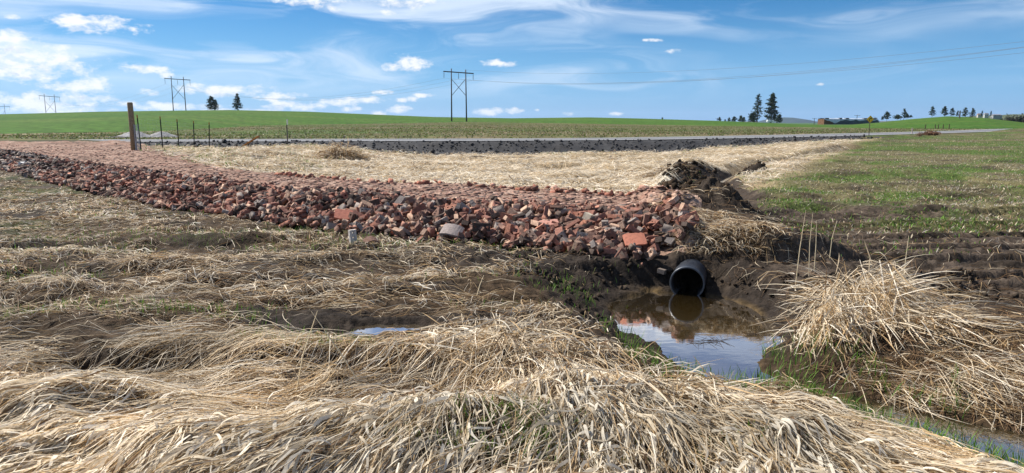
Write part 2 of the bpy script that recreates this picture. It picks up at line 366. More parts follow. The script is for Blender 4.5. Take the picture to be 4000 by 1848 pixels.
def leafmat(name, trans=.3, rough=.6, spec=.25):
    m = bpy.data.materials.new(name); m.use_nodes = True; q = NT(m.node_tree); b = q.n['Principled BSDF']
    at_ = q.new('ShaderNodeAttribute'); at_.attribute_name = 'Col'
    tcn = q.new('ShaderNodeTexCoord'); n = q.noise(tcn.outputs['Object'], 60, 3)
    v = q.ramp(n, .3, .7, .82, 1.15, smooth=False); vv = q.new('ShaderNodeCombineXYZ'); [q.l.new(v, vv.inputs[i]) for i in range(3)]
    c = q.mix(1.0, at_.outputs['Color'], vv.outputs[0], 'MULTIPLY')
    q.l.new(c, b.inputs['Base Color']); b.inputs['Roughness'].default_value = rough; b.inputs['Specular IOR Level'].default_value = spec
    t = q.new('ShaderNodeBsdfTranslucent'); q.l.new(c, t.inputs[0]); mx = q.new('ShaderNodeMixShader'); mx.inputs[0].default_value = trans
    q.l.new(b.outputs[0], mx.inputs[1]); q.l.new(t.outputs[0], mx.inputs[2]); q.l.new(mx.outputs[0], q.n['Material Output'].inputs[0])
    return m
M_ground = pmat('soil', attr=True, rough=.85, spec=.08, nscale=14, namt=.6, bump=1.0, bscale=30, detail=10)
M_field = pmat('field', attr=True, rough=.95, spec=.08, nscale=.8, namt=.62, bump=.9, bscale=4, detail=12)
M_straw = leafmat('dry_straw', .34)
M_green = leafmat('green_blade', .35)
M_asph = pmat('asphalt', (.17, .17, .175), .9, .2, nscale=3, namt=.15, bump=.2, bscale=80)
M_line = pmat('road_paint', (.72, .72, .70), .7, .3, nscale=20, namt=.12)
M_gravel = pmat('gravel', attr=True, rough=.9, spec=.3, nscale=12, namt=.4, bump=.8, bscale=30)
M_brickc = pmat('brick_rubble', attr=True, rough=.9, spec=.2, nscale=22, namt=.28, bump=.35, bscale=70)

# ------------------------------------------------------------------ ground sheet (polar grid), cut into ground / shoulder / driveway / fields
az = np.concatenate([np.linspace(-180, -46, 34, endpoint=False), np.linspace(-46, 46, 620, endpoint=False), np.linspace(46, 180, 34)]) * PI / 180
rr_ = np.concatenate([np.geomspace(.15, 2.4, 14, endpoint=False), np.geomspace(2.4, 14, 420, endpoint=False), np.geomspace(14, 60, 260, endpoint=False), np.geomspace(60, 500, 260, endpoint=False), np.geomspace(500, 9000, 50)])
A, RR = np.meshgrid(az, rr_); GX = RR * np.sin(A); GY = RR * np.cos(A)
GZ = height(GX.ravel(), GY.ravel()).reshape(GX.shape)
GX[0] = 0; GY[0] = 0; GZ[0] = GZ[0].mean()
xf, yf, zf_ = GX.ravel(), GY.ravel(), GZ.ravel()
sR = poly_sd(xf, yf, ROAD)
far = (sR > ROADW * .5)
colr = np.zeros((len(xf), 3))
def lerp(c, d, t): return c + (np.asarray(d) - c) * t[:, None]
pool_d = caps_sd(xf, yf, POOL); sBv = -poly_sd(xf, yf, B_); sKv = -poly_sd(xf, yf, K_)
n1 = fbm(xf * 1.3, yf * 1.3, 101, 5); n2 = fbm(xf * .35, yf * .35, 111, 4)
colr[:] = (.065, .043, .025)
colr = lerp(colr, (.032, .022, .014), sst(-.1, .4, n1))
gm_ = sst(.0, .4, n2 + .25 * n1 - .1)
colr = lerp(colr, (.055, .075, .02), gm_ * sst(8, 12, yf) * .6)
rt = sst(3.2, 7, xf) * sst(9, 13, yf)
colr = lerp(colr, (.13, .115, .055), rt)
colr = lerp(colr, (.065, .105, .022), rt * sst(-.2, .2, fbm(xf * .45, yf * .45, 311, 4)) * .85)
colr = lerp(colr, (.05, .038, .026), rt * sst(.12, .4, fbm(xf * .9, yf * 1.5, 317, 4)) * .8)
bm_ = sst(.2, 1.4, -sKv) * (yf > 12) * sst(1.0, -.6, xf - 3.5 - .60 * (yf - 14) - .8 * n2) * (sR < -2)
colr = lerp(colr, (.32, .24, .145), bm_ * .95)
mm_ = mud_mask(xf, yf) * (np.hypot(xf, yf) < 60)
colr = lerp(colr, (.088, .066, .049), mm_)
colr = lerp(colr, (.030, .023, .018), mm_ * np.maximum(sst(2.4, 1.4, xf), sst(9.6, 8.4, yf) * sst(3.4, 2.6, xf)) * (yf < 14))
colr = lerp(colr, (.032, .024, .018), mm_ * sst(.6, 0, caps_sd(xf, yf, [(3.1, 10.4, .5), (3.9, 14.2, .8), (5.3, 20, .8), (6.1, 23, .9), (8.6, 25.8, .6)])))
colr = lerp(colr, (.04, .03, .022), mm_ * sst(-.1, .3, fbm(xf * 3, yf * 3, 167, 4)))
colr = lerp(colr, (.13, .085, .036), sst(.05, -.12, pool_d))
# far fields
pxv = np.where(yf > 1, 2000 + FP / math.cos(PITCH) * np.clip(xf / np.maximum(yf, 1), -2, 2), -3000); ybv = np.interp(pxv, PXC, YB)
stub = np.zeros_like(colr); nn = fbm(xf * .05, yf * .11, 121, 5); nf_ = fbm(xf * .5, yf * .25, 131, 4)
stub[:] = (.085, .094, .030); stub = lerp(stub, (.145, .115, .062), sst(-.15, .45, nn + .35 * nf_)); stub = lerp(stub, (.065, .105, .024), sst(.1, .5, -nn + .2 * nf_) * .8)
stub = lerp(stub, (.30, .24, .15), sst(2.2, 3.2, yf - ybv + 8) * sst(8, 2, yf - ybv + 8) * sst(-.3, .1, nf_) * .75)
stub = lerp(stub, (.30, .24, .16), sst(.25, .5, fbm(xf * .03, yf * .3, 141, 4)) * sst(2300, 3200, pxv) * .8)
stub = lerp(stub, (.25, .19, .12), sst(900, 300, pxv) * sst(-12, -2, yf - ybv) * sst(4, 0, yf - ybv) * sst(-.3, .2, nf_) * .9)
cro = np.zeros_like(colr); cro[:] = (.052, .112, .014); cro = lerp(cro, (.078, .125, .022), sst(-.2, .5, nn)); cro = lerp(cro, (.04, .10, .014), sst(.0, .6, fbm(xf * .02, yf * .02, 151, 3)))
gv = np.zeros_like(colr); gv[:] = (.036, .035, .036); gv = lerp(gv, (.055, .053, .052), sst(0, .6, n1)); gv = lerp(gv, (.035, .032, .03), sst(.1, .6, -n1) * .7)
dv = np.zeros_like(colr); dv[:] = (.26, .165, .12); dv = lerp(dv, (.15, .10, .075), sst(.05, .45, fbm(xf * .9 - yf * .4, yf * 2.2, 163, 4)) * .8); dv = lerp(dv, (.36, .245, .185), sst(0, .5, n1)); dv = lerp(dv, (.24, .12, .085), sst(.0, .6, fbm(xf * 4, yf * 4, 161, 3)) * .7)
fr, _a, _b, _c = drive_frac(xf, yf)
nr, na = GX.shape
idx = np.arange(nr * na).reshape(nr, na)
Q = np.stack([idx[:-1, :-1], idx[:-1, 1:], idx[1:, 1:], idx[1:, :-1]], -1).reshape(-1, 4)[:, ::-1]
fc = Q[:, 0]
cls = np.zeros(len(Q), int)
cls[(xf[fc] < 27 + 3 * n1[fc]) & (sR[fc] > -2.5 + .5 * n1[fc]) & (sR[fc] < ROADW * .5) & (fr[fc] < .15)] = 1
cls[(fr[fc] > .12) & (sR[fc] < -.2)] = 2
cls[sR[fc] >= ROADW * .5] = 3
cls[(sR[fc] >= ROADW) & (yf[fc] > ybv[fc]) & (yf[fc] < 1400)] = 4
cls[(sR[fc] >= ROADW) & (np.hypot(xf[fc], yf[fc]) >= 1400)] = 5
for ci, nm, colx, mt, sm in ((0, 'ground', colr, M_ground, True), (1, 'gravel_shoulder', gv, M_gravel, True), (2, 'driveway', dv, M_ground, True), (3, 'stubble_field', stub, M_field, True), (4, 'crop_field', cro, M_field, True), (5, 'distant_plain', cro * .9, M_field, True)):
    f = Q[cls == ci]; u, inv = np.unique(f, return_inverse=True)
    o = mesh_np(nm, np.stack([xf[u], yf[u], zf_[u]], 1), inv.reshape(-1, 4), mt, col=colx[u], smooth=sm); tag(o, kind='structure')

# road sheet
def offset_line(pts, off, step=1.5):
    P = [np.array(p, float) for p in pts]; out = []
    dense = []
    for a, b in zip(P, P[1:]):
        n = max(2, int(np.hypot(*(b - a)) / step)); dense += [a + (b - a) * t for t in np.linspace(0, 1, n, endpoint=False)]
    dense.append(P[-1]); D = np.array(dense)
    for _ in range(6): D[1:-1] = .25 * D[:-2] + .5 * D[1:-1] + .25 * D[2:]
    T = np.gradient(D, axis=0); T /= np.hypot(T[:, 0], T[:, 1])[:, None]; N = np.stack([-T[:, 1], T[:, 0]], 1)
    return D + N * off
def strip(name, o0, o1, z, mat, parent=None):
    a = offset_line(ROAD, o0); b = offset_line(ROAD, o1); n = len(a)
    V = np.concatenate([np.c_[a, np.full(n, z)], np.c_[b, np.full(n, z)]]); i = np.arange(n - 1)
    return mesh_np(name, V, np.stack([i, i + 1, i + 1 + n, i + n], 1), mat, parent)
rd = strip('road', -.1, ROADW - .1, ROADZ + .01, M_asph); tag(rd, kind='structure')
strip('edge_line', .18, .42, ROADZ + .018, M_line, rd); strip('edge_line', ROADW - .75, ROADW - .5, ROADZ + .018, M_line, rd)

# water
def watermat(name, murk, bumps=.02):
    m = bpy.data.materials.new(name); m.use_nodes = True; q = NT(m.node_tree); q.n.remove(q.n['Principled BSDF'])
    tr = q.new('ShaderNodeBsdfTransparent'); tr.inputs[0].default_value = (.72, .60, .40, 1)
    df = q.new('ShaderNodeBsdfDiffuse'); df.inputs[0].default_value = (*murk, 1)
    gl = q.new('ShaderNodeBsdfGlossy'); gl.inputs['Roughness'].default_value = .035; gl.inputs[0].default_value = (1, 1, 1, 1)
    gm = q.new('ShaderNodeNewGeometry'); st = q.v('MULTIPLY', gm.outputs['Position'], (1, 2.2, 1))
    bp = q.new('ShaderNodeBump'); bp.inputs['Strength'].default_value = .03; bp.inputs['Distance'].default_value = bumps
    q.l.new(q.noise(st, 5, 3, .5), bp.inputs['Height']); q.l.new(bp.outputs[0], gl.inputs['Normal'])
    fr = q.new('ShaderNodeFresnel'); fr.inputs[0].default_value = 1.33; q.l.new(bp.outputs[0], fr.inputs['Normal'])
    m1 = q.new('ShaderNodeMixShader'); m1.inputs[0].default_value = .72; q.l.new(tr.outputs[0], m1.inputs[1]); q.l.new(df.outputs[0], m1.inputs[2])
    m2 = q.new('ShaderNodeMixShader'); q.l.new(q.m('MULTIPLY', fr.outputs[0], 3.8, clamp=True), m2.inputs[0]); q.l.new(m1.outputs[0], m2.inputs[1]); q.l.new(gl.outputs[0], m2.inputs[2])
    q.l.new(m2.outputs[0], q.n['Material Output'].inputs[0]); return m
M_water = watermat('water', (.105, .070, .026))
def water_patch(name, chain, z, grow, mat):
    bm = bmesh.new(); loops = []
    P = np.array(chain); L = []; Rr = []
    for i in range(len(P)):
        d = P[min(i + 1, len(P) - 1), :2] - P[max(i - 1, 0), :2]; d = d / np.hypot(*d); n = np.array([-d[1], d[0]]); w = P[i, 2] + grow
        e = -d * w if i == 0 else (d * w if i == len(P) - 1 else 0)
        L.append(P[i, :2] + n * w + e); Rr.append(P[i, :2] - n * w + e)
    V = [(*p, z) for p in Rr] + [(*p, z) for p in L]; n = len(P); i = np.arange(n - 1)
    return tag(mesh_np(name, V, np.stack([i, i + 1, i + 1 + n, i + n], 1), mat), kind='structure')
water_patch('pool_water', POOL[:6], WZ, .3, M_water)
water_patch('stream_water', POOL[5:], WZ - .001, .3, watermat('dark_water', (.028, .026, .012)))
water_patch('ditch_water', DITCH, WZ, .1, M_water)
water_patch('puddle_water', PUDDLE, -.052, .06, M_water)

# ------------------------------------------------------------------ blades
rng = np.random.default_rng(5)
def blades(X, Y, ang, L, W, col, z0, a, b, curl=0.0, roll=None, K=5, follow=True, tip=.2, clip=None):
    """ribbons: from (X,Y) along ang for L; height above the ground z0 + a*s + b*s^2"""
    n = len(X); s = np.linspace(0, 1, K)[None, :]; L = np.broadcast_to(L, (n,))[:, None]
    A = ang[:, None] + np.broadcast_to(curl, (n,))[:, None] * s
    dx = np.cos(A) * L / (K - 1); dy = np.sin(A) * L / (K - 1)
    px = X[:, None] + np.cumsum(np.c_[np.zeros(n), dx[:, 1:]], 1); py = Y[:, None] + np.cumsum(np.c_[np.zeros(n), dy[:, 1:]], 1)
    if follow: hh = height(px.ravel(), py.ravel()).reshape(px.shape)
    else: hh = height(X, Y)[:, None] + 0 * px
    a = np.broadcast_to(a, (n,))[:, None]; b = np.broadcast_to(b, (n,))[:, None]; z0 = np.broadcast_to(z0, (n,))[:, None]
    pz = hh + z0 + a * s + b * s * s
    if follow is False: pz = np.maximum(pz, height(px.ravel(), py.ravel()).reshape(px.shape) + .005)
    if roll is None: roll = rng.uniform(-1.1, 1.1, n)
    sx = -np.sin(A) * np.cos(roll)[:, None]; sy = np.cos(A) * np.cos(roll)[:, None]; sz = np.sin(roll)[:, None] + 0 * sx
    w = np.broadcast_to(W, (n,))[:, None] * .5 * (np.sin(np.clip(s * .93 + .12, 0, 1) * PI) ** .6 * (1 - tip) + tip * .5)
    P = np.stack([px, py, pz], -1); S = np.stack([sx, sy, sz], -1) * w[..., None]
    V = np.stack([P - S, P + S], 2)                 # n,K,2,3
    base = (np.arange(n) * K * 2)[:, None]; j = np.arange(K - 1)[None, :] * 2
    F = np.stack([base + j, base + j + 1, base + j + 3, base + j + 2], -1).reshape(-1, 4)
    C = np.repeat(col, K * 2, 0)
    return V.reshape(-1, 3), F, C
def join(parts):
    V = []; F = []; C = []; o = 0
    for v, f, c in parts: V.append(v); F.append(f + o); C.append(c); o += len(v)
    return np.concatenate(V), np.concatenate(F), np.concatenate(C)
def pick(n, cols, w, jit=.18):
    c = np.array(cols)[rng.choice(len(cols), n, p=np.array(w) / sum(w))]; return c * rng.uniform(1 - jit, 1 + jit, (n, 1))
def sample(n, y0, y1, xl=-.80, xr=.80, power=2.0):
    """places on the ground, thinning out with distance"""
    u = rng.random(n)
    if power == 2.0: Y = 1 / (1 / y0 + u * (1 / y1 - 1 / y0))
    else: Y = y0 * (y1 / y0) ** u
    return rng.uniform(xl, xr, n) * Y, Y
PALE = (.70, .58, .41); CREAM = (.84, .75, .60); GOLD = (.48, .33, .17); BROWN = (.20, .118, .058); DK = (.075, .048, .028); GREY = (.44, .39, .32)
def flow(x, y):
    a = np.arctan2(y - 6.9 - .12 * x, x - .9); return a + 1.1 * fbm(x * .7, y * 1.1, 201, 3)
parts = []
def keep(x, y, *conds):
    m = np.ones(len(x), bool)
    for c in conds: m &= c
    return m
# foreground mat
def fg_zone(n, y0, y1, Lr, Wr, cols, w, z0r, lift, mudcut=.4, spread=.35, thin=None, curl=.6, K=6, drop=None):
    X, Y = sample(n, y0, y1)
    p = caps_sd(X, Y, POOL); sB = -poly_sd(X, Y, B_); mz = mud_mask(X, Y, p, sB)
    edge = .16 + .10 * vn(X * 3, Y * 3, 3)
    m = (p > edge) & (sB < -.1) & (rng.random(n) > mz * mudcut * 2) & (caps_sd(X, Y, PUDDLE) > .22)
    m &= rng.random(n) < .12 + .88 * sst(.35, 1.15, p - .25 * vn(X * 2, Y * 2, 8))
    m &= (fbm(X * 1.7, Y * 2.6, 313, 3) + .22 * rng.normal(0, 1, n) > np.where(Y > 5.0, -.12, -.30))
    if thin is not None: m &= thin(X, Y)
    X, Y = X[m], Y[m]; ff = flow(X, Y); m = caps_sd(X + np.cos(ff) * .22, Y + np.sin(ff) * .22, POOL) > .06; X, Y = X[m], Y[m]; n = len(X)
    c = pick(n, cols, w); c *= (.96 + .5 * fbm(X * 1.4, Y * 2.2, 231, 3))[:, None]
    Lx = rng.uniform(*Lr, n) * (.45 + .55 * sst(.2, 1.2, caps_sd(X, Y, POOL))); lf = rng.uniform(0, 1, n) ** 2 * lift
    return blades(X, Y, flow(X, Y) + rng.normal(0, spread, n), Lx, rng.uniform(*Wr, n), c, rng.uniform(*z0r, n), lf * 3.4, -lf * 3.4 - rng.uniform(0, .02, n), rng.normal(0, curl, n), K=K)
right_cut = lambda X, Y: ~(((X > 2.3 + .1 * Y) & (Y > 4.85 + .3 * vn(X * 2, Y * 0, 6))) | ((X > 1.5) & (Y > 7.6)))
lowz = lambda X, Y: fbm(X * .85 + .3 * Y, Y * 1.5 - .22 * X, 31, 4)      # same noise as the mats: high = crest of a mat
# fine brown thatch everywhere
parts.append(fg_zone(50000, 2.1, 9.6, (.12, .42), (.003, .006), (BROWN, DK, GOLD, GREY, PALE), (.40, .32, .14, .06, .08), (-.01, .02), .03, spread=.7, thin=right_cut))
# stalks
parts.append(fg_zone(26000, 2.1, 5.2, (.25, .7), (.003, .007), (PALE, GOLD, CREAM), (.5, .3, .2), (.01, .09), .06, spread=.3, curl=.35))
parts.append(fg_zone(34000, 2.1, 9.0, (.04, .15), (.003, .008), (PALE, CREAM, GOLD, BROWN, DK), (.3, .2, .2, .2, .1), (.0, .07), .03, spread=2.2, thin=right_cut))
# short wide dead leaves, thick in the near mat
near_mat = lambda X, Y: (Y < 4.15 + .35 * np.sin(X * 1.3 + 1) + .25 * lowz(X, Y) * 4 - .55 * sst(.2, 1.0, X)) | ((lowz(X, Y) > .24) & (X < .3) & (Y < 4.7))
gap = lambda X, Y: (fbm(X * 2.2 + Y, Y * 3.4, 309, 3) > -.02)
parts.append(fg_zone(62000, 2.1, 5.4, (.12, .40), (.005, .015), (PALE, CREAM, GOLD, BROWN), (.36, .34, .18, .12), (.005, .09),   .028, spread=.36, thin=lambda X, Y: near_mat(X, Y) & gap(X, Y), curl=.22))
parts.append(fg_zone(9000, 2.1, 5.2, (.08, .2), (.012, .024), (PALE, CREAM), (.4, .6), (.04, .10), .03, spread=.45, thin=near_mat, curl=.5))
tufty = lambda X, Y: (fbm(X * .8, Y * 1.7, 301, 3) > .10) & right_cut(X, Y)
parts.append(fg_zone(32000, 4.0, 9.4, (.12, .34), (.005, .013), (PALE, CREAM, GOLD, BROWN, GREY), (.30, .16, .22, .24, .08), (.02, .08), .06, spread=.6, thin=tufty))
parts.append(fg_zone(16000, 4.0, 9.4, (.18, .5), (.004, .008), (PALE, GOLD, BROWN), (.4, .3, .3), (.0, .06), .05, spread=.6, thin=right_cut))
leftm_ = lambda X, Y: (X < 1) & (fbm(X * .8, Y * 1.6, 305, 4) > -.22 + .16 * rng.normal(0, 1, len(X)))
parts.append(fg_zone(110000, 7.6, 26, (.08, .26), (.006, .011), (PALE, GOLD, BROWN, DK, GREY), (.30, .24, .28, .08, .10), (-.005, .03), .03, spread=.7, thin=leftm_))
parts.append(fg_zone(90000, 12, 30, (.12, .32), (.012, .022), (PALE, GOLD, BROWN, DK, GREY), (.28, .24, .28, .10, .10), (-.005, .03), .03, spread=.7, thin=leftm_))
parts.append(fg_zone(12000, 8.6, 26, (.12, .30), (.008, .016), (PALE, CREAM), (.6, .4), (.01, .05), .05, spread=.7, thin=lambda X, Y: (X < 1) & (fbm(X * .6, Y, 303, 3) > .2)))
V_, F_, C_ = join(parts)
o = mesh_np('dry_grass', V_, F_, M_straw, col=C_); tag(o, 'flattened pale straw and brown dead grass matted over the foreground', 'dry grass', kind='stuff')

# straw in the basin behind the driveway
def basin(n, y0, y1, hgt, Lr, Wr, cols, w, thin=None, ang0=-.6, spr=.9):
    X, Y = sample(n, y0, y1, -.8, .62, 1.0)
    sK = -poly_sd(X, Y, K_); sr = poly_sd(X, Y, ROAD); mz = mud_mask(X, Y); dd = caps_sd(X, Y, DITCH)
    m = (sK < -.15) & (sr < -2.3) & (rng.random(n) > mz * .98) & (dd > .3) & (caps_sd(X, Y, [(3.0, 10.4, .3), (3.9, 14.2, .5), (5.3, 20, .6), (6.1, 23, .7), (8.6, 25.8, .4)]) > .25 + .15 * vn(X * 3, Y * 3, 9)) & (X < 3.2 + .60 * (Y - 14) + .6 * vn(X, Y, 12)) & (Y < 55)
    m &= (rng.random(n) < sst(-14.5, -12, X - .1 * (Y - 30)) * .92 + .08)
    if thin is not None: m &= thin(X, Y)
    X, Y = X[m], Y[m]; n = len(X); c = pick(n, cols, w) * (1 + .22 * fbm(X * .6, Y * .9, 241, 3))[:, None]
    lf = rng.random(n) ** 1.5 * hgt
    return blades(X, Y, ang0 + .9 * fbm(X * .25, Y * .4, 251, 2) * 2 + rng.normal(0, spr, n), rng.uniform(*Lr, n), rng.uniform(*Wr, n), c, rng.uniform(0, .07, n), lf * 2.6, -lf * 2.4, rng.normal(0, .6, n), K=4)
pb = [basin(72000, 12.8, 48, .15, (.25, .6), (.010, .024), (CREAM, PALE, GOLD, GREY, BROWN), (.60, .27, .08, .03, .02)),
      basin(16000, 12.8, 46, .26, (.2, .4), (.012, .026), (PALE, GOLD, BROWN), (.5, .3, .2), thin=lambda X, Y: fbm(X * .5, Y * .7, 261, 3) > .2),
      basin(22000, 14, 40, .06, (.2, .4), (.012, .022), (BROWN, GOLD, DK), (.5, .3, .2), thin=lambda X, Y: (X < -2.5 - .02 * Y) & (fbm(X * .5, Y * .9, 271, 3) > -.1))]
V_, F_, C_ = join(pb)
o = mesh_np('straw_cover', V_, F_, M_straw, col=C_); tag(o, 'cream coloured flattened straw filling the low ground between driveway and road', 'straw', kind='stuff')

# living grass
GR = ((.11, .24, .025), (.16, .28, .04), (.07, .15, .02), (.22, .26, .07))
def turf(n, y0, y1, xl, xr, Hr, Wr, cond, cols, w, dens_noise=None, lean=.6, power=2.0):
    X, Y = sample(n, y0, y1, xl, xr, power); m = cond(X, Y); X, Y = X[m], Y[m]; n = len(X)
    h = rng.uniform(*Hr, n); c = pick(n, cols, w)
    return blades(X, Y, rng.uniform(0, 2 * PI, n), h * rng.uniform(.15, lean, n), rng.uniform(*Wr, n), c, -.005, h * 1.4, -h * .5, 0, K=3, follow=False, tip=.05)
offw = lambda X, Y: (caps_sd(X, Y, POOL) > .12) & (caps_sd(X, Y, DITCH) > .35)
gdn = lambda X, Y: fbm(X * .45, Y * .45, 311, 4)
def c_right(X, Y):
    return offw(X, Y) & (X > 3.4 + .1 * (Y - 9)) & (X > 1.9 + .60 * (Y - 16)) & (poly_sd(X, Y, ROAD) < -2.4) & (rng.random(len(X)) > mud_mask(X, Y) * .9) & (Y > 8.2)
def c_dry(X, Y): return c_right(X, Y) & (gdn(X, Y) + .35 * rng.normal(0, 1, len(X)) < .05)
def c_grn(X, Y): return c_right(X, Y) & (gdn(X, Y) + .18 * rng.normal(0, 1, len(X)) > .0)
rt_dry = turf(60000, 8.0, 75, .15, .82, (.03, .08), (.008, .022), c_dry, (GREY, PALE, BROWN, (.22, .20, .10)), (.3, .3, .2, .2), lean=1.6, power=1.0)
rt_grn = turf(100000, 8.0, 75, .15, .82, (.03, .085), (.009, .024), c_grn, GR + (GOLD,), (.28, .27, .15, .2, .10), lean=.9, power=1.0)
def c_left(X, Y): return offw(X, Y) & (-poly_sd(X, Y, B_) < -.1) & (fbm(X * .7, Y * 1.2, 321, 4) + .12 * rng.normal(0, 1, len(X)) > np.where(Y > 8.5, .02, np.where(Y < 4.8, .55, .32))) & (X < 2.4)
lf_grn = turf(60000, 3.0, 24, -.8, .6, (.04, .12), (.004, .009), c_left, GR, (.3, .3, .2, .2))
def c_sh(X, Y):
    sK = -poly_sd(X, Y, K_); s = poly_sd(X, Y, ROAD)
    return (sK < -.1) & (s < -2.2) & (mud_mask(X, Y) < .4) & (((X < -6.5) & (fbm(X * .5, Y * .8, 331, 3) > -.15)) | ((s > -4.5) & (fbm(X * .3, Y * .8, 341, 3) > .05)) | ((sK > -1.6) & (X > -1) & (fbm(X * .8, Y * .8, 351, 3) > .1)))
sh_grn = turf(50000, 12, 46, -.8, .5, (.06, .16), (.012, .026), c_sh, GR + (PALE,), (.3, .3, .1, .15, .15), power=1.0)
def c_str(X, Y):
    p = caps_sd(X, Y, POOL); return (p > .02) & (p < .55) & (Y < 6.3) & (X > .8) & (fbm(X * 2, Y * 2, 361, 3) > -.05)
st_grn = turf(9000, 3.0, 6.4, .1, .82, (.06, .17), (.004, .008), c_str, GR, (.4, .3, .3, .1))
V_, F_, C_ = join([rt_grn, lf_grn, sh_grn, st_grn])
o = mesh_np('green_grass', V_, F_, M_green, col=C_); tag(o, 'short fresh green grass growing in patches through the dead grass', 'grass', kind='stuff')
V_, F_, C_ = rt_dry
o = mesh_np('meadow_grass', V_, F_, M_straw, col=C_); tag(o, 'short dry grey and olive grass of the meadow right of the ditch', 'dry grass', kind='stuff')
# stubble tufts beyond the road
def c_stub(X, Y):
    s_ = poly_sd(X, Y, ROAD); px = 2000 + FP / math.cos(PITCH) * X / Y; return (s_ > ROADW + .5) & (Y < np.interp(px, PXC, YB) - 1) & (fbm(X * .06, Y * .15, 501, 4) + .3 * rng.normal(0, 1, len(X)) > -.1)
V_, F_, C_ = turf(110000, 42, 230, -.85, .8, (.04, .11), (.08, .22), c_stub, ((.13, .17, .045), (.09, .13, .03), (.32, .26, .15), (.19, .155, .08)), (.33, .27, .15, .25), power=1.0, lean=1.2)
o = mesh_np('stubble_grass', V_, F_, M_green, col=C_); tag(o, 'rough olive and straw coloured grass tufts of the field strip beyond the road', 'grass', kind='stuff')
# thin straw litter on the mud to the right
SPOIL = [(3.1, 10.6, .45), (3.9, 14.2, .8), (4.6, 17, .7), (5.3, 20, .8), (6.1, 23, .9), (8.6, 25.8, .6)]
def c_lit(X, Y): return offw(X, Y) & (caps_sd(X, Y, SPOIL) > 0) & (X > 2.0) & (fbm(X * .9, Y * 1.3, 371, 4) + .2 * rng.normal(0, 1, len(X)) > .02)
X, Y = sample(46000, 3.4, 17, .22, .82); m = c_lit(X, Y) & ((rng.random(46000) < .35) | ((Y < 5.2) & (rng.random(46000) < .7))); X, Y = X[m], Y[m]; n = len(X)
lit = blades(X, Y, rng.normal(-.5, .9, n) + PI * (rng.random(n) > .5), rng.uniform(.08, .34, n), rng.uniform(.004, .008, n), pick(n, (PALE, GOLD, BROWN, DK), (.16, .2, .42, .22)), rng.uniform(0, .02, n), .04, -.04, rng.normal(0, .8, n), K=4)
X, Y = sample(3500, 8.0, 26, .2, .42); ms = caps_sd(X, Y, [(2.95, 9.0, .7), (3.3, 12, .6), (4.3, 17, .8), (6, 23, 1), (8.6, 25.8, .6)]); m = (ms < .25) & (fbm(X * 1.6, Y * 1.6, 381, 3) > -.05) & offw(X, Y); X, Y = X[m], Y[m]; n = len(X)
lit2 = blades(X, Y, rng.uniform(0, 2 * PI, n), rng.uniform(.08, .3, n), rng.uniform(.005, .011, n), pick(n, (PALE, GOLD, BROWN, DK), (.2, .25, .35, .2)), rng.uniform(0, .03, n), .05, -.07, rng.normal(0, .8, n), K=4, follow=False)
X = rng.normal(2.62, .42, 10000); Y = rng.normal(9.15, .55, 10000); m = (caps_sd(X, Y, POOL) > .2) & (X > 2.0) & (Y > 8.3) & (X < 3.3) & (caps_sd(X, Y, [(2.0, 7.7, .2), (2.12, 8.12, .2)]) > 0) & (fbm(X * 1.6, Y * 1.6, 391, 3) > -.02); X, Y = X[m], Y[m]; n = len(X)
lit3 = blades(X, Y, rng.uniform(0, 2 * PI, n), rng.uniform(.08, .26, n), rng.uniform(.005, .010, n), pick(n, (PALE, GOLD, BROWN, GREY), (.35, .25, .3, .1)), rng.uniform(0, .06, n), .05, -.09, rng.normal(0, .5, n), K=5, follow=False)
V_, F_, C_ = join([lit, lit2, lit3])
o = mesh_np('straw_litter', V_, F_, M_straw, col=C_); tag(o, 'thin loose straw strewn over the mud and spoil on the right', 'straw', kind='stuff')

# ------------------------------------------------------------------ reed clumps (things): bent canes leaning out of a heap
def reed_clump(name, cx, cy, n, rx, ry, hgt, label, fan, spread=1.25, Wr=(.006, .013), seed=1, cols=(PALE, CREAM, GOLD, BROWN), w=(.45, .2, .25, .1), group=None):
    r = np.random.default_rng(seed); X = cx + r.normal(0, rx, n); Y = cy + r.normal(0, ry, n)
    a = fan(X, Y) + r.normal(0, spread, n); q = np.exp(-((X - cx) / (rx * 1.6)) ** 2 - ((Y - cy) / (ry * 1.6)) ** 2)
    h = hgt * (.35 + .65 * q) * r.uniform(.45, 1.05, n); L = r.uniform(.20, .50, n)
    v, f, c = blades(X, Y, a, L, r.uniform(*Wr, n), pick(n, cols, w), r.uniform(.0, 1.0, n) * h, h * r.uniform(-.9, .9, n), -h * r.uniform(0, .9, n), r.normal(0, .2, n), K=5, follow=False)
    zc = hz1(cx, cy); v = v - np.array([cx, cy, zc]); o = mesh_np(name, v, f, M_straw, col=c); o.location = (cx, cy, zc)
    return tag(o, label, 'grass clump', group)
outw = lambda cx, cy: (lambda X, Y: np.arctan2(Y - cy - .05, X - cx))
reed_clump('reed_clump', 3.2, 6.15, 1300, .24, .24, .52, 'tall heap of bent cane-like straw right of the pool', outw(3.05, 6.3), spread=.8, seed=11)
reed_clump('reed_clump', 3.4, 5.6, 400, .16, .18, .22, 'broad straw sheaf slumping to the right of the tall heap', lambda X, Y: np.full(len(X), -.35), seed=12)
reed_clump('reed_clump', 2.72, 5.85, 600, .13, .16, .42, 'leaning straw bundle dropping into the right edge of the pool', lambda X, Y: np.full(len(X), -1.9), spread=.35, seed=13)
reed_clump('reed_clump', 3.3, 4.75, 900, .38, .12, .10, 'flat tuft of fine dead grass overhanging the stream', lambda X, Y: np.full(len(X), -.5), Wr=(.003, .006), seed=14)
reed_clump('reed_clump', 1.05, 4.35, 520, .25, .2, .30, 'peaked straw tuft in the foreground below the pool', outw(1.05, 4.5), seed=15)
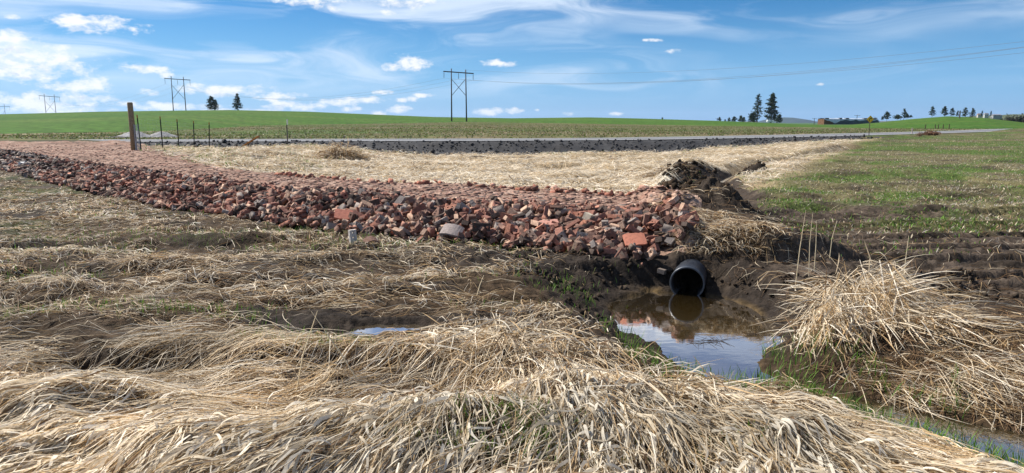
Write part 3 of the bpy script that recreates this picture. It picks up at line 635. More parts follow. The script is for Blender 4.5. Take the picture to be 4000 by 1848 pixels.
reed_clump('reed_clump', .0, 4.95, 520, .28, .22, .30, 'peaked straw tuft standing up in the middle foreground', outw(0, 5.05), seed=16)
reed_clump('reed_clump', 6.15, 18.6, 420, .28, .28, .45, 'rounded straw hummock standing in the pale straw left of the spoil bank', outw(4.2, 17.3), Wr=(.01, .02), seed=17, cols=(GOLD, BROWN, GREY), w=(.3, .4, .3)) if False else None
p_ = hit(2580, 690); reed_clump('reed_clump', p_.x, p_.y, 500, .20, .2, .40, 'rounded grey straw hummock left of the dark spoil bank', outw(p_.x, p_.y), Wr=(.008, .02), seed=17, cols=(GOLD, BROWN, GREY), w=(.3, .4, .3))
p_ = hit(1340, 612); reed_clump('reed_clump', p_.x, p_.y, 1100, .5, .28, .6, 'feathery golden grass clump in front of the black gravel bank', outw(p_.x, p_.y), Wr=(.02, .04), seed=18, cols=(GOLD, PALE, BROWN), w=(.4, .4, .2))
# single canes
def cane(px, py, top_px, top_py, Y, label):
    p = hit(px, py, y0=Y * .6); t = at(top_px, top_py, p.y + .05); bm = bmesh.new(); b = Vector((p.x, p.y, p.z - .03))
    mid = (b + t) / 2 + Vector((random.uniform(-.02, .02), 0, .015)); bm_tube(bm, [b - b, mid - b, t - b], [.0055, .0048, .002], 5)
    o = from_bm('cane', bm, M_cane); o.location = b; return tag(o, label, 'dry stem', 'single dry stems standing above the straw')
M_cane = pmat('cane', (.72, .58, .36), .6, .3, nscale=30, namt=.2)
cane(3105, 1130, 3148, 820, 6.5, 'tallest upright dry stem above the straw heap right of the pool')
cane(3160, 1080, 3175, 830, 6.6, 'straight dry stem just right of the tallest stem')
cane(3180, 1060, 3190, 860, 6.7, 'short straight stem with pale leaf above the straw heap')
cane(3240, 1010, 3270, 860, 6.8, 'thin dry stem leaning right above the straw heap')
cane(3550, 1100, 3500, 1025, 6.4, 'dry stem leaning left on the right flank of the straw heap')
cane(3530, 1100, 3550, 920, 6.6, 'thin upright stem over the wheel ruts')
cane(1150, 1560, 1240, 1215, 4.6, 'pair of crossing dry stems, the one leaning right, in the straw')
cane(1440, 1540, 1215, 1215, 4.6, 'long golden stem leaning left in the foreground straw')
cane(1600, 1500, 1540, 1295, 4.6, 'fine dry stem standing over the small puddle')
cane(1860, 1160, 1890, 1075, 6.8, 'short dry stem on the muddy edge of the brick bank')

# ------------------------------------------------------------------ bricks
def brick_mesh(L=.205, Wd=.095, H=.06, holes=3, chip=.004, cut=None, seed=0, bev=.0022):
    r = random.Random(seed); bm = bmesh.new(); cells = max(holes, 1); cw = L / cells; seg = 12; rad = .0155 if holes == 3 else .012
    if holes:
        def layer(z):
            out = []
            for c in range(cells):
                cx = -L / 2 + cw * (c + .5); ring = []; sq = []
                for j in range(seg):
                    t = 2 * PI * (j + .5) / seg; cs, sn = math.cos(t), math.sin(t); m = min(cw / 2 / max(abs(cs), 1e-6), Wd / 2 / max(abs(sn), 1e-6))
                    ring.append(bm.verts.new((cx + rad * cs, rad * sn, z))); sq.append(bm.verts.new((cx + m * cs, m * sn, z)))
                out.append((ring, sq, cx))
            return out
        top = layer(H / 2); bot = layer(-H / 2); cor = {}
        def corner(x, y, z):
            kk = (round(x, 4), round(y, 4), z)
            if kk not in cor: cor[kk] = bm.verts.new((x, y, z))
            return cor[kk]
        for (rt, st, cx), (rb, sb, _) in zip(top, bot):
            for j in range(seg):
                k2 = (j + 1) % seg
                bm.faces.new((rt[j], rt[k2], rb[k2], rb[j]))
                for (rg, s, z, fl) in ((rt, st, H / 2, False), (rb, sb, -H / 2, True)):
                    a, b = s[j].co, s[k2].co
                    if abs(a.x - b.x) > 1e-6 and abs(a.y - b.y) > 1e-6:
                        X = cx + math.copysign(cw / 2, (a.x + b.x) / 2 - cx); Y = math.copysign(Wd / 2, a.y); f = [rg[j], s[j], corner(X, Y, z), s[k2], rg[k2]]
                    else: f = [rg[j], s[j], s[k2], rg[k2]]
                    bm.faces.new(f[::-1] if fl else f)
        bmesh.ops.remove_doubles(bm, verts=bm.verts, dist=1e-5)
        be = [e for e in bm.edges if e.is_boundary]
        r_ = bmesh.ops.bridge_loops(bm, edges=be)
        bmesh.ops.recalc_face_normals(bm, faces=bm.faces)
    else:
        bm_box(bm, (0, 0, 0), (L, Wd, H))
    if cut is not None:
        nrm = Vector((1, r.uniform(-.45, .45), r.uniform(-.4, .4))).normalized()
        g_ = bmesh.ops.bisect_plane(bm, geom=bm.verts[:] + bm.edges[:] + bm.faces[:], plane_co=(cut, 0, 0), plane_no=nrm, clear_outer=True)
        es = [e for e in bm.edges if e.is_boundary]
        try: bmesh.ops.edgeloop_fill(bm, edges=es)
        except Exception: bmesh.ops.holes_fill(bm, edges=es)
    if bev:
        es = [e for e in bm.edges if len(e.link_faces) == 2 and e.calc_face_angle(0) > 1.2 and max(abs(e.verts[0].co.y), abs(e.verts[0].co.x) - (L / 2 - .01)) > .02]
        try: bmesh.ops.bevel(bm, geom=es, offset=bev, segments=1, affect='EDGES', clamp_overlap=True)
        except Exception: pass
    for v in bm.verts: v.co += Vector((r.uniform(-1, 1), r.uniform(-1, 1), r.uniform(-1, 1))) * chip * .35
    # knocked-off corners
    for _ in range(r.choice((0, 1, 1, 2))):
        c = Vector((math.copysign(L / 2, r.uniform(-1, 1)), math.copysign(Wd / 2, r.uniform(-1, 1)), math.copysign(H / 2, r.uniform(-1, 1))))
        for v in bm.verts:
            d = (v.co - c).length
            if d < .02: v.co = v.co * (1 - .12 * (1 - d / .02))
    return bm
def slab_mesh(L=.27, Wd=.2, T=.018, bend=.02, seed=0):
    r = random.Random(seed); bm = bmesh.new(); nx = 9
    outl = []
    top = []; bot = []
    for i in range(nx):
        u = i / (nx - 1) - .5; w0 = -Wd / 2 * (1 + r.uniform(-.08, .08)); w1 = Wd / 2 * (1 + r.uniform(-.08, .08)); z = bend * (1 - (2 * u) ** 2)
        if i in (0, nx - 1): w0 *= .9; w1 *= .9
        top.append((bm.verts.new((u * L, w0, z)), bm.verts.new((u * L, w1, z + r.uniform(-.001, .001))))); bot.append((bm.verts.new((u * L, w0, z - T)), bm.verts.new((u * L, w1, z - T))))
    for a, b, c, d in zip(top, top[1:], bot, bot[1:]):
        bm.faces.new((a[0], b[0], b[1], a[1])); bm.faces.new((c[1], d[1], d[0], c[0])); bm.faces.new((a[0], c[0], d[0], b[0])); bm.faces.new((a[1], b[1], d[1], c[1]))
    bm.faces.new((top[0][0], top[0][1], bot[0][1], bot[0][0])); bm.faces.new((top[-1][1], top[-1][0], bot[-1][0], bot[-1][1]))
    bmesh.ops.recalc_face_normals(bm, faces=bm.faces); return bm
BC = {'red': (.25, .115, .082), 'orange': (.37, .165, .108), 'brown': (.185, .105, .078), 'dark': (.085, .06, .048), 'grey': (.26, .215, .185), 'tan': (.46, .30, .21)}
BM = {k_: pmat('brick_' + k_, v, .9, .2, nscale=28, namt=.32, bump=.5, bscale=90, objrand=.18) for k_, v in BC.items()}
protos = []
for i in range(5): protos.append(('cored', from_bm('cored_brick', brick_mesh(holes=3, seed=i), BM['red'], link=False)))
for i in range(4): protos.append(('solid', from_bm('solid_brick', brick_mesh(holes=0, seed=20 + i, chip=.006), BM['red'], link=False)))
for i in range(4): protos.append(('half_cored', from_bm('broken_cored_brick', brick_mesh(holes=3, cut=(.0, .02, -.03, .04)[i], seed=40 + i), BM['red'], link=False)))
for i in range(6): protos.append(('half', from_bm('broken_brick', brick_mesh(holes=0, cut=(.02, .0, -.03, .05, -.05, .03)[i], seed=60 + i, chip=.009), BM['red'], link=False)))
for i in range(4): protos.append(('tile', from_bm('broken_tile', slab_mesh(.12 + .03 * i, .10 + .015 * i, .016, .008 * i, seed=80 + i), BM['red'], link=False)))
pw = np.array([.30 / 5] * 5 + [.22 / 4] * 4 + [.12 / 4] * 4 + [.27 / 6] * 6 + [.09 / 4] * 4)
# places on the loose bank
rb = np.random.default_rng(33)
def bank_pts(n):
    out = []
    while len(out) < n:
        t = rb.random(4000); X = 2.6 - 25.5 * t ** 1.25; Y = np.interp(-X, [-2.6, 0, 5, 12, 24], [8.6, 10.1, 13.6, 19.5, 29]) + rb.uniform(-2.2, 2.6, 4000)
        f, sB, sT, sK = drive_frac(X, Y); end = X - 2.15
        sl = sB / np.maximum(sB - sT, 1e-3)
        ok = ~((X > 1.7) & (Y < 8.5)) & (sB > -.03) & (sT < .12) & (end < .12) & (rb.random(4000) < np.where(sT > 0, .5, 1)) & (Y < 34)
        out += [(a, b, c_) for a, b, c_ in zip(X[ok], Y[ok], sl[ok])]
    return np.array(out[:n])
NB = 5600
bp = bank_pts(NB); bz = height(bp[:, 0], bp[:, 1])
sl = np.clip(bp[:, 2], 0, 1); lay = rb.random(NB)
top_ = .12 * np.sin(np.clip(sl, 0.04, 1) * PI) ** .7 + .01
zc_ = bz + .02 + lay * top_
kind = rb.choice(len(protos), NB, p=pw / pw.sum())
steep = np.where(sl > .93, .22, .62)
rot = np.stack([rb.normal(0, 1, NB) * steep + (rb.random(NB) < .28) * PI / 2 * (sl < .9), rb.normal(0, 1, NB) * steep * .8, rb.uniform(0, 2 * PI, NB)], 1)
cn = list(BC)
cw_ = np.array([.23, .11, .28, .14, .11, .13]); shift = fbm(bp[:, 0] * .5, bp[:, 1] * .5, 401, 2)
ck = rb.choice(6, NB, p=cw_ / cw_.sum())
ck = np.where((shift > .15) & (rb.random(NB) < .35), 3, ck); ck = np.where((bp[:, 0] < -12.8) & (rb.random(NB) < .6), rb.choice([3, 4], NB), ck)
scl = rb.uniform(.92, 1.12, NB)
dist = np.hypot(bp[:, 0], bp[:, 1])
score = (.55 + .45 * lay) / dist * np.where(np.array([protos[q][0] in ('cored', 'solid') for q in kind]), 1.25, 1.0) * (lay > .55)
order = np.argsort(-score); indiv = set(order[:282].tolist())
word = {'cored': 'three-hole', 'solid': 'solid', 'half_cored': 'snapped three-hole', 'half': 'broken solid', 'tile': 'curved fragment of'}
cword = {'red': 'red', 'orange': 'orange', 'brown': 'brown', 'dark': 'sooty dark', 'grey': 'mortar-grey', 'tan': 'pale tan'}
nmap = {'cored': 'cored_brick', 'solid': 'brick', 'half_cored': 'broken_cored_brick', 'half': 'broken_brick', 'tile': 'tile_fragment'}
sV = []; sF = {3: [], 4: []}
acc_v = []; acc_c = []; acc_f = []; off = 0
pv = []
for nm_, me in protos:
    v = np.zeros(len(me.vertices) * 3); me.vertices.foreach_get('co', v); me.calc_loop_triangles(); t = np.zeros(len(me.loop_triangles) * 3, dtype=np.int32); me.loop_triangles.foreach_get('vertices', t)
    pv.append((v.reshape(-1, 3), t.reshape(-1, 3)))
for i in range(NB):
    e = Euler(rot[i]); loc = (bp[i, 0], bp[i, 1], zc_[i]); kd, me = protos[kind[i]]; cname = cn[ck[i]]
    if i in indiv:
        o = bpy.data.objects.new(nmap[kd], me); COL.objects.link(o); o.location = loc; o.rotation_euler = e; o.scale = (scl[i],) * 3
        o.material_slots[0].link = 'OBJECT'; o.material_slots[0].material = BM[cname]
        zone = 'beside the culvert end' if loc[0] > 1.0 else ('in the middle of the loose bank' if loc[0] > -1.6 else 'towards the far end of the bank')
        lb = f"{cword[cname]} {word[kd]} {'clay tile' if kd == 'tile' else 'brick'} tipped {zone}"
        tag(o, lb, 'brick' if kd != 'tile' else 'tile', f"{cword[cname]} {word[kd]} pieces {zone}")
    else:
        v, t = pv[kind[i]]; mt = np.array(e.to_matrix()) * scl[i]; acc_v.append(v @ mt.T + np.array(loc)); acc_f.append(t + off); off += len(v)
        acc_c.append(np.tile(np.array(BC[cname]) * rb.uniform(.75, 1.25), (len(v), 1)))
o = mesh_np('brick_rubble', np.concatenate(acc_v), np.concatenate(acc_f), M_brickc, col=np.concatenate(acc_c)); tag(o, 'mass of loose old bricks forming the long bank of the driveway', 'brick rubble', kind='stuff')
# crushed brick on top of the driveway: flat chips
def chips(n, cond, y0, y1, sr, cols, w, tilt, zr, seed, xl=-.85, xr=.4, power=1.0, hr=(.25, .5)):
    r = np.random.default_rng(seed); u = r.random(n); Y = y0 * (y1 / y0) ** u; X = r.uniform(xl, xr, n) * Y; m = cond(X, Y); X, Y = X[m], Y[m]; n = len(X); Z = height(X, Y)
    cube = np.array([(x, y, z) for z in (-.5, .5) for x, y in ((-.5, -.5), (.5, -.5), (.5, .5), (-.5, .5))])
    fq = np.array([(0, 3, 2, 1), (4, 5, 6, 7), (0, 1, 5, 4), (1, 2, 6, 5), (2, 3, 7, 6), (3, 0, 4, 7)])
    P = cube[None] * (1 + r.uniform(-.35, .35, (n, 8, 3))); s = r.uniform(*sr, n); S = np.stack([s, s * r.uniform(.45, .9, n), s * r.uniform(*hr, n)], 1); P = P * S[:, None, :]
    tx = r.normal(0, tilt, n); ty = r.normal(0, tilt, n); tz = r.uniform(0, 2 * PI, n)
    def rotm(P, ang, i, j):
        c, s_ = np.cos(ang)[:, None], np.sin(ang)[:, None]; a = P[:, :, i] * c - P[:, :, j] * s_; b = P[:, :, i] * s_ + P[:, :, j] * c; P = P.copy(); P[:, :, i] = a; P[:, :, j] = b; return P
    P = rotm(rotm(rotm(P, tx, 1, 2), ty, 0, 2), tz, 0, 1); P += np.stack([X, Y, Z + r.uniform(*zr, n)], 1)[:, None, :]
    c = np.array(cols)[r.choice(len(cols), n, p=np.array(w) / sum(w))] * r.uniform(.75, 1.25, (n, 1))
    F = (np.arange(n) * 8)[:, None, None] + fq[None]; return P.reshape(-1, 3), F.reshape(-1, 4), np.repeat(c, 8, 0)
def on_drive(X, Y):
    f, sB, sT, sK = drive_frac(X, Y); return (f > .35) & (sT > -.25) & (Y < 36)
ch = chips(34000, on_drive, 9, 36, (.03, .12), ((.34, .20, .148), (.27, .15, .11), (.19, .11, .085), (.44, .29, .22), (.16, .12, .10)), (.28, .22, .18, .22, .10), .09, (-.008, .008), 71, hr=(.08, .22))
V_, F_, C_ = ch; o = mesh_np('crushed_brick', V_, F_, M_brickc, col=C_); tag(o, 'flattened crushed red brick paving the top of the driveway', 'crushed brick', kind='stuff')
def on_bank(X, Y):
    f, sB, sT, sK = drive_frac(X, Y); return (sB > -.12) & (sT < .3) & (X < 2.3) & (Y < 28) & ~((X > 1.6) & (Y < 8.55))
cb = chips(6000, on_bank, 7.5, 28, (.025, .09), ((.34, .17, .12), (.24, .12, .085), (.12, .085, .065), (.40, .27, .2)), (.35, .3, .2, .15), .6, (.0, .12), 77, hr=(.3, .7))
def on_edge(X, Y):
    f, sB, sT, sK = drive_frac(X, Y); return (sK < .35) & (sK > -.6) & (X > -6) & (X < 2.9) & (Y < 20)
V_, F_, C_ = join([cb, chips(3500, on_edge, 11, 20, (.05, .16), ((.36, .15, .10), (.24, .12, .085), (.44, .25, .18)), (.5, .3, .2), .35, (-.01, .05), 72, hr=(.3, .6))])
o = mesh_np('brick_chips', V_, F_, M_brickc, col=C_); tag(o, 'small broken brick fragments scattered along the driveway edges', 'crushed brick', kind='stuff')
# black gravel of the road shoulder + lumps
def on_sh(X, Y):
    s = poly_sd(X, Y, ROAD); f, a, b, c_ = drive_frac(X, Y); return (s > -2.9) & (s < -.15) & (f < .2) & (X < 27)
V_, F_, C_ = join([chips(26000, on_sh, 30, 75, (.04, .13), ((.042, .041, .043), (.026, .026, .027), (.07, .068, .066)), (.5, .25, .25), .6, (-.01, .04), 73, xr=.75, hr=(.5, .9)),
                   chips(350, on_sh, 30, 75, (.12, .26), ((.05, .046, .044), (.03, .028, .027)), (.5, .5), .6, (-.01, .08), 74, xr=.75, hr=(.5, .9))])
o = mesh_np('loose_gravel', V_, F_, M_gravel, col=C_); tag(o, 'dark loose gravel and broken asphalt on the road embankment', 'gravel', kind='stuff')
# mud clods on the spoil heaps and pool edge
def on_mud(X, Y):
    return (caps_sd(X, Y, [(2.0, 7.7, .22), (2.2, 8.4, .22)]) > 0) & (mud_mask(X, Y) > .5) & (caps_sd(X, Y, POOL) > .12) & (caps_sd(X, Y, DITCH) > .3) & (-poly_sd(X, Y, B_) < 0.05) | ((caps_sd(X, Y, [(3.1, 11.3, .4), (3.75, 14.2, .6), (4.5, 17.0, .6), (5.2, 20, .8), (6.0, 23.0, .9), (8.6, 25.8, .6)]) < .2) & (Y > 11) & (caps_sd(X, Y, DITCH) > .25))
V_, F_, C_ = join([chips(11000, lambda X, Y: on_mud(X, Y) & (fbm(X * 1.5, Y * 1.5, 411, 3) > -.05), 6.5, 27, (.015, .06), ((.060, .044, .032), (.04, .03, .022), (.09, .068, .05)), (.5, .3, .2), .7, (-.01, .015), 75, xl=-.25, xr=.75, hr=(.4, .8)),
                   chips(4000, lambda X, Y: on_mud(X, Y) & (X > 2.5) & (X < 10), 9, 27, (.05, .15), ((.052, .036, .024), (.035, .025, .017)), (.5, .5), .7, (-.03, .04), 76, xl=.1, xr=.6, hr=(.5, .9))])
o = mesh_np('mud_clods', V_, F_, pmat('clod', attr=True, rough=.9, spec=.05, nscale=14, namt=.4, bump=1, bscale=30), col=C_); tag(o, 'dark wet clods of dug-up mud', 'mud', kind='stuff')

# singled-out pieces on the bank
def lay_piece(name, bm, mat, px, py, rot_, label, cat, up=.12, scale=1):
    p = hit(px, py, up, y0=5); o = from_bm(name, bm, mat); o.location = (p.x, p.y, p.z + up); o.rotation_euler = [R(a) for a in rot_]; o.scale = (scale,) * 3; return tag(o, label, cat)
lay_piece('clay_tile', slab_mesh(.27, .21, .022, .008, 201), pmat('tile_orange', (.50, .19, .12), .85, .2, nscale=25, namt=.15, bump=.3), 2480, 935, (34, -4, 4), 'largest orange clay tile, square, propped near the culvert', 'tile', .17)
lay_piece('clay_tile', slab_mesh(.30, .22, .03, .035, 202), pmat('tile_weathered', (.30, .245, .22), .9, .2, nscale=30, namt=.25, bump=.4), 1765, 905, (30, 8, -14), 'weathered grey curved clay slab low on the brick bank', 'tile', .15)
lay_piece('clay_tile', slab_mesh(.24, .19, .022, .0, 203), pmat('tile_red', (.40, .15, .10), .85, .2, nscale=25, namt=.2, bump=.3), 1345, 838, (30, 6, 10), 'square dusty red tile tilted towards us left of the bank centre', 'tile', .17, 1.25)
lay_piece('clay_tile', slab_mesh(.26, .16, .02, .0, 204), pmat('tile_pink', (.50, .25, .19), .85, .2, nscale=25, namt=.15, bump=.3), 2145, 868, (18, -4, 8), 'flat pinkish clay slab on the crest of the bank', 'tile', .15)
lay_piece('cream_brick', brick_mesh(.2, .1, .08, holes=0, cut=.03, seed=205, chip=.008), pmat('cream_brick', (.58, .49, .36), .85, .2, nscale=25, namt=.15, bump=.3), 2305, 850, (20, 10, 60), 'cream broken brick on the crest behind the orange tile', 'brick', .17, 1.15)
lay_piece('cored_brick', brick_mesh(seed=206), BM['orange'], 2672, 862, (62, -20, 18), 'orange three-hole brick topmost at the right end of the bank', 'brick', .14)
lay_piece('cored_brick', brick_mesh(seed=207), pmat('pale_brick', (.52, .47, .42), .85, .2, nscale=25, namt=.15, bump=.3), 1378, 928, (55, 86, 0), 'pale upright three-hole brick standing alone in the straw', 'brick', .09)
lay_piece('clay_pipe_shard', slab_mesh(.22, .15, .02, .05, 208), BM['brown'], 1452, 945, (15, 5, 30), 'rounded brown clay shard lying in the straw off the bank', 'tile', .05, .9)
lay_piece('cored_brick', brick_mesh(seed=209), BM['dark'], 1880, 888, (84, 3, 2), 'blackened three-hole brick on edge facing us, right of the grey slab', 'brick', .17, 1.2)
lay_piece('broken_brick', brick_mesh(holes=0, cut=.0, seed=210), pmat('white_brick', (.72, .70, .67), .8, .2, nscale=20, namt=.1), 97, 640, (10, 5, 20), 'white painted brick end at the far left of the bank', 'brick', .12, 1.5)
lay_piece('broken_brick', brick_mesh(holes=0, cut=.0, seed=212), pmat('mud_brick', (.20, .16, .13), .9, .2, nscale=20, namt=.3), 2590, 1068, (10, 5, 60), 'single muddy brick lump beside the pool left of the culvert', 'brick', .03, .9)

# ------------------------------------------------------------------ culvert pipe
def culvert():
    root = empty('culvert_pipe', (2.0, 7.86, -.355)); ax = Vector((.36, 1.0, .03)).normalized(); Rd = .188
    c0 = Vector((0, 0, Rd)); side = ax.cross(Vector((0, 0, 1))).normalized(); up = side.cross(ax); seg = 48
    def shell(profile, name, mat, smooth=True):
        bm = bmesh.new(); rings = []
        for (d, r) in profile: rings.append([bm.verts.new(c0 + ax * d + (side * math.cos(2 * PI * j / seg) + up * math.sin(2 * PI * j / seg)) * r) for j in range(seg)])
        for a, b in zip(rings, rings[1:]):
            for j in range(seg): bm.faces.new((a[j], a[(j + 1) % seg], b[(j + 1) % seg], b[j]))
        bmesh.ops.recalc_face_normals(bm, faces=bm.faces); return from_bm(name, bm, mat, root, smooth)
    out = []; d = 0
    for i in range(150): out.append((i * .02, Rd + .007 * (math.sin(i * .02 / .066 * 2 * PI) > -.2)))
    M_pl = pmat('black_plastic', (.022, .026, .034), .38, .5, nscale=9, namt=.5, bump=.25, bscale=40)
    shell(out, 'corrugated_wall', M_pl)
    shell([(0, Rd + .004), (0, Rd - .012), (2.8, Rd - .012)], 'inner_lining', pmat('lining', (.012, .013, .016), .6, .4))
    shell([(-.004, Rd - .010), (-.008, Rd - .002), (-.004, Rd + .009), (.02, Rd + .010)], 'rim', pmat('rim', (.055, .065, .08), .4, .5, nscale=20, namt=.4))  # rim coloured lighter than the wall, painting in its highlight
    tag(root, 'black corrugated plastic culvert pipe opening over the muddy pool', 'pipe')
culvert()
# floating debris twigs in the pool
M_twig = pmat('twig', (.06, .042, .03), .8, .2)
for i, (px, py, n, lb) in enumerate(((2760, 1335, 26, 'tangle of dead twigs floating in the middle of the pool'), (2465, 1215, 7, 'few dark sprigs floating by the left edge of the pool'), (2930, 1310, 9, 'dark sprigs floating near the straw bundle'), (2560, 1185, 5, 'thin stem scrap floating near the far left of the pool'))):
    Yw = (EYE - WZ) / -float(el_of(py)); p = at(px, py, Yw); bm = bmesh.new(); r = random.Random(i)
    hw = .16 if n > 10 else .07; bm_tube(bm, [(-hw, -.03, .004), (0, .01, .008), (hw, .03, .003)], .002, 4)
    for j in range(n):
        a = r.uniform(0, 2 * PI); u_ = r.uniform(-1, 1); c = Vector((u_ * hw, u_ * .03, .005)); l = r.uniform(.03, .13)
        bm_tube(bm, [c, c + Vector((math.cos(a) * l, math.sin(a) * l, r.uniform(0, .035)))], [.0022, .0012], 4)
    o = from_bm('floating_twigs', bm, M_twig); o.location = (p.x, p.y, WZ + .002); tag(o, lb, 'twigs', 'twigs floating in the pool')

# ------------------------------------------------------------------ fence by the driveway
M_wood = pmat('post_wood', (.25, .195, .12), .85, .2, nscale=18, namt=.4, bump=.5)
M_tp = pmat('post_black', (.014, .017, .016), .5, .4); M_tptop = pmat('post_tip', (.42, .27, .08), .6, .3); M_galv = pmat('galvanised', (.45, .47, .5), .45, .5, metal=.6)
def post_at(bpx, bpy, tpx, tpy, Y):
    b = at(bpx, bpy, Y); zg = hz1(b.x, b.y); b2 = Vector((b.x, b.y, zg)); t = at(tpx, tpy, Y); return b2, t
b, t = post_at(524, 583, 507, 401, 31); bm = bmesh.new(); bm_tube(bm, [(0, 0, -.1), (t - b) * .5 + Vector((.006, 0, 0)), (t - b) * .99, t - b], [.125, .118, .112, .10], 18)
root = empty('wooden_post', b); from_bm('post_shaft', bm, M_wood, root, True)
bm = bmesh.new(); bm_tube(bm, [(t - b) + Vector((0, 0, .001)), (t - b) + Vector((0, 0, .012))], [.095, .09], 18); from_bm('cut_top', bm, pmat('end_grain', (.22, .15, .09), .9, .2, nscale=40, namt=.3), root)
tag(root, 'thick round brown wooden post leaning left at the driveway edge', 'fence post')
posts = []
desc = ['tallest black metal fence post, standing beside the wooden post', 'second black metal fence post counting from the wooden post', 'middle black metal fence post of the row of five', 'fourth black metal fence post from the wooden post', 'last and smallest black metal fence post of the row']
for i, (a, b_, c_, d_, Y) in enumerate(((550, 581, 534, 448, 31), (635, 575, 624, 455, 33), (698, 570, 690, 465, 34), (758, 568, 755, 472, 34.8), (816, 568, 816, 478, 35))):
    b, t = post_at(a, b_, c_, d_, Y); v = t - b; root = empty('metal_fence_post', b); posts.append((b, t))
    bm = bmesh.new(); rt_ = v.to_track_quat('Z', 'Y').to_euler(); hh = v.length
    bm_box(bm, v * .45, (.05, .012, hh * .9 + .1), rt_); bm_box(bm, v * .45 + Vector((0, .026, 0)), (.012, .042, hh * .9 + .1), rt_)
    for j in range(12): bm_box(bm, v * (.1 + .065 * j) + Vector((0, -.011, 0)), (.022, .012, .018), rt_)
    from_bm('post_shaft', bm, M_tp, root)
    bm = bmesh.new(); bm_box(bm, v * .951, (.052, .014, hh * .098), rt_); bm_box(bm, v * .951 + Vector((0, .027, 0)), (.014, .042, hh * .098), rt_); from_bm('painted_tip', bm, M_tptop, root)
    tag(root, desc[i], 'fence post', 'black metal fence posts in a row')
bm = bmesh.new()
for (b0, t0), (b1, t1) in zip(posts, posts[1:]):
    for j in range(8):
        f = .06 + j * .115; bm_tube(bm, [b0.lerp(t0, f) + Vector((0, -.03, 0)), b1.lerp(t1, f) + Vector((0, -.03, 0))], .0022, 4, False)
    nst = int((b1 - b0).length / .3)
    for j in range(1, nst): q = j / nst; bm_tube(bm, [b0.lerp(b1, q) + Vector((0, -.03, .1)), t0.lerp(t1, q) * .88 + b0.lerp(b1, q) * .12 + Vector((0, -.03, 0))], .0018, 4, False)
o = from_bm('fence_wire', bm, M_galv); tag(o, 'thin grey wire netting strung between the black metal posts', 'wire netting')
b = at(538, 575, 30.9); b.z = hz1(b.x, b.y); bm = bmesh.new()
for i in range(16):
    z = .05 + i * .068; rr = .09; pts = [(rr * math.cos(2 * PI * j / 14) * (1 + .1 * math.sin(j * 3 + i)), rr * math.sin(2 * PI * j / 14), z + .02 * math.sin(j)) for j in range(15)]; bm_tube(bm, pts, .006, 4, False)
for j in range(9): a = 2 * PI * j / 9; bm_tube(bm, [(.09 * math.cos(a), .09 * math.sin(a), 0), (.09 * math.cos(a + .2), .09 * math.sin(a + .2), 1.12)], .005, 4, False)
o = from_bm('wire_roll', bm, M_galv); o.location = b; tag(o, 'upright roll of silvery fence wire against the wooden post', 'wire roll')
b, t = post_at(1122, 562, 1122, 466, 36); v = t - b; root = empty('marker_post', b); bm = bmesh.new(); bm_box(bm, v * .4, (.055, .02, v.length * .8)); bm_box(bm, v * .4 + Vector((0, .02, 0)), (.015, .03, v.length * .8)); from_bm('post_shaft', bm, pmat('post_grey', (.10, .09, .085), .6, .3), root)
bm = bmesh.new(); bm_box(bm, v * .9, (.06, .02, v.length * .2)); from_bm('reflective_tip', bm, pmat('tip_white', (.75, .75, .73), .6, .3), root); tag(root, 'slim metal marker post with white tip, alone before the road', 'marker post')
b = hit(950, 574); t = at(1003, 537, b.y); v = t - b; bm = bmesh.new(); bm_box(bm, v * .5, (.26, .06, v.length * 1.3), v.to_track_quat('Z', 'Y').to_euler()); o = from_bm('wooden_board', bm, pmat('board', (.50, .22, .07), .8, .2, nscale=20, namt=.2)); o.location = b; tag(o, 'orange-brown wooden board leaning out of the grass near the road', 'board')
b, t = post_at(3562, 527, 3562, 503, 64); bm = bmesh.new(); bm_box(bm, (0, 0, .2), (.09, .03, .6)); bm_box(bm, (0, 0, .52), (.10, .04, .1)); o = from_bm('marker_post', bm, pmat('post_pale', (.45, .38, .32), .7, .3)); o.location = b; tag(o, 'short pale marker post beside the reddish brush', 'marker post')

# gravel heaps across the road
def heap(px0, px1, py_top, py_base, Y, name, label, seed, colr_=(.28, .27, .265), sharp=1.0):
    a = at(px0, py_base, Y); b = at(px1, py_base, Y); c = (a + b) / 2; zt = at((px0 + px1) / 2, py_top, Y).z; rx = (b.x - a.x) / 2; hgt = zt - hz1(c.x, c.y); n = 46
    g = np.linspace(-1.25, 1.25, n); X, Y_ = np.meshgrid(g, g); r = np.hypot(X, Y_); zz = np.clip(1 - r, -.15, 1) ** 1 * 1.0
    wx = c.x + X * rx; wy = c.y + Y_ * rx * .55; z = height(wx.ravel(), wy.ravel(), False).reshape(wx.shape); H = z - z[n // 2, n // 2] + hgt * np.where(r < 1, (1 - r) * 1.05 - .05, -.15) + (r < 1) * .06 * fbm(wx * 3, wy * 3, seed, 4, .6)
    V = np.stack([X * rx, Y_ * rx * .55, H], -1).reshape(-1, 3); idx = np.arange(n * n).reshape(n, n); F = np.stack([idx[:-1, :-1], idx[:-1, 1:], idx[1:, 1:], idx[1:, :-1]], -1).reshape(-1, 4)
    nz = fbm(wx.ravel() * 4, wy.ravel() * 4, seed + 5, 4); cc = np.array(colr_)[None] * (1 + .5 * nz)[:, None]
    o = mesh_np(name, V, F, M_gravel, col=cc); o.location = (c.x, c.y, z[n // 2, n // 2]); tag(o, label, 'gravel heap', 'gravel heaps across the road')
heap(445, 610, 508, 548, 51, 'gravel_heap', 'left peak of the two joined grey gravel heaps across the road', 3)
heap(560, 705, 511, 548, 51.5, 'gravel_heap', 'right peak of the two joined grey gravel heaps across the road', 4)
heap(400, 510, 531, 548, 50, 'gravel_heap', 'low dark dirt heap at the left foot of the grey gravel', 5, (.055, .05, .045))

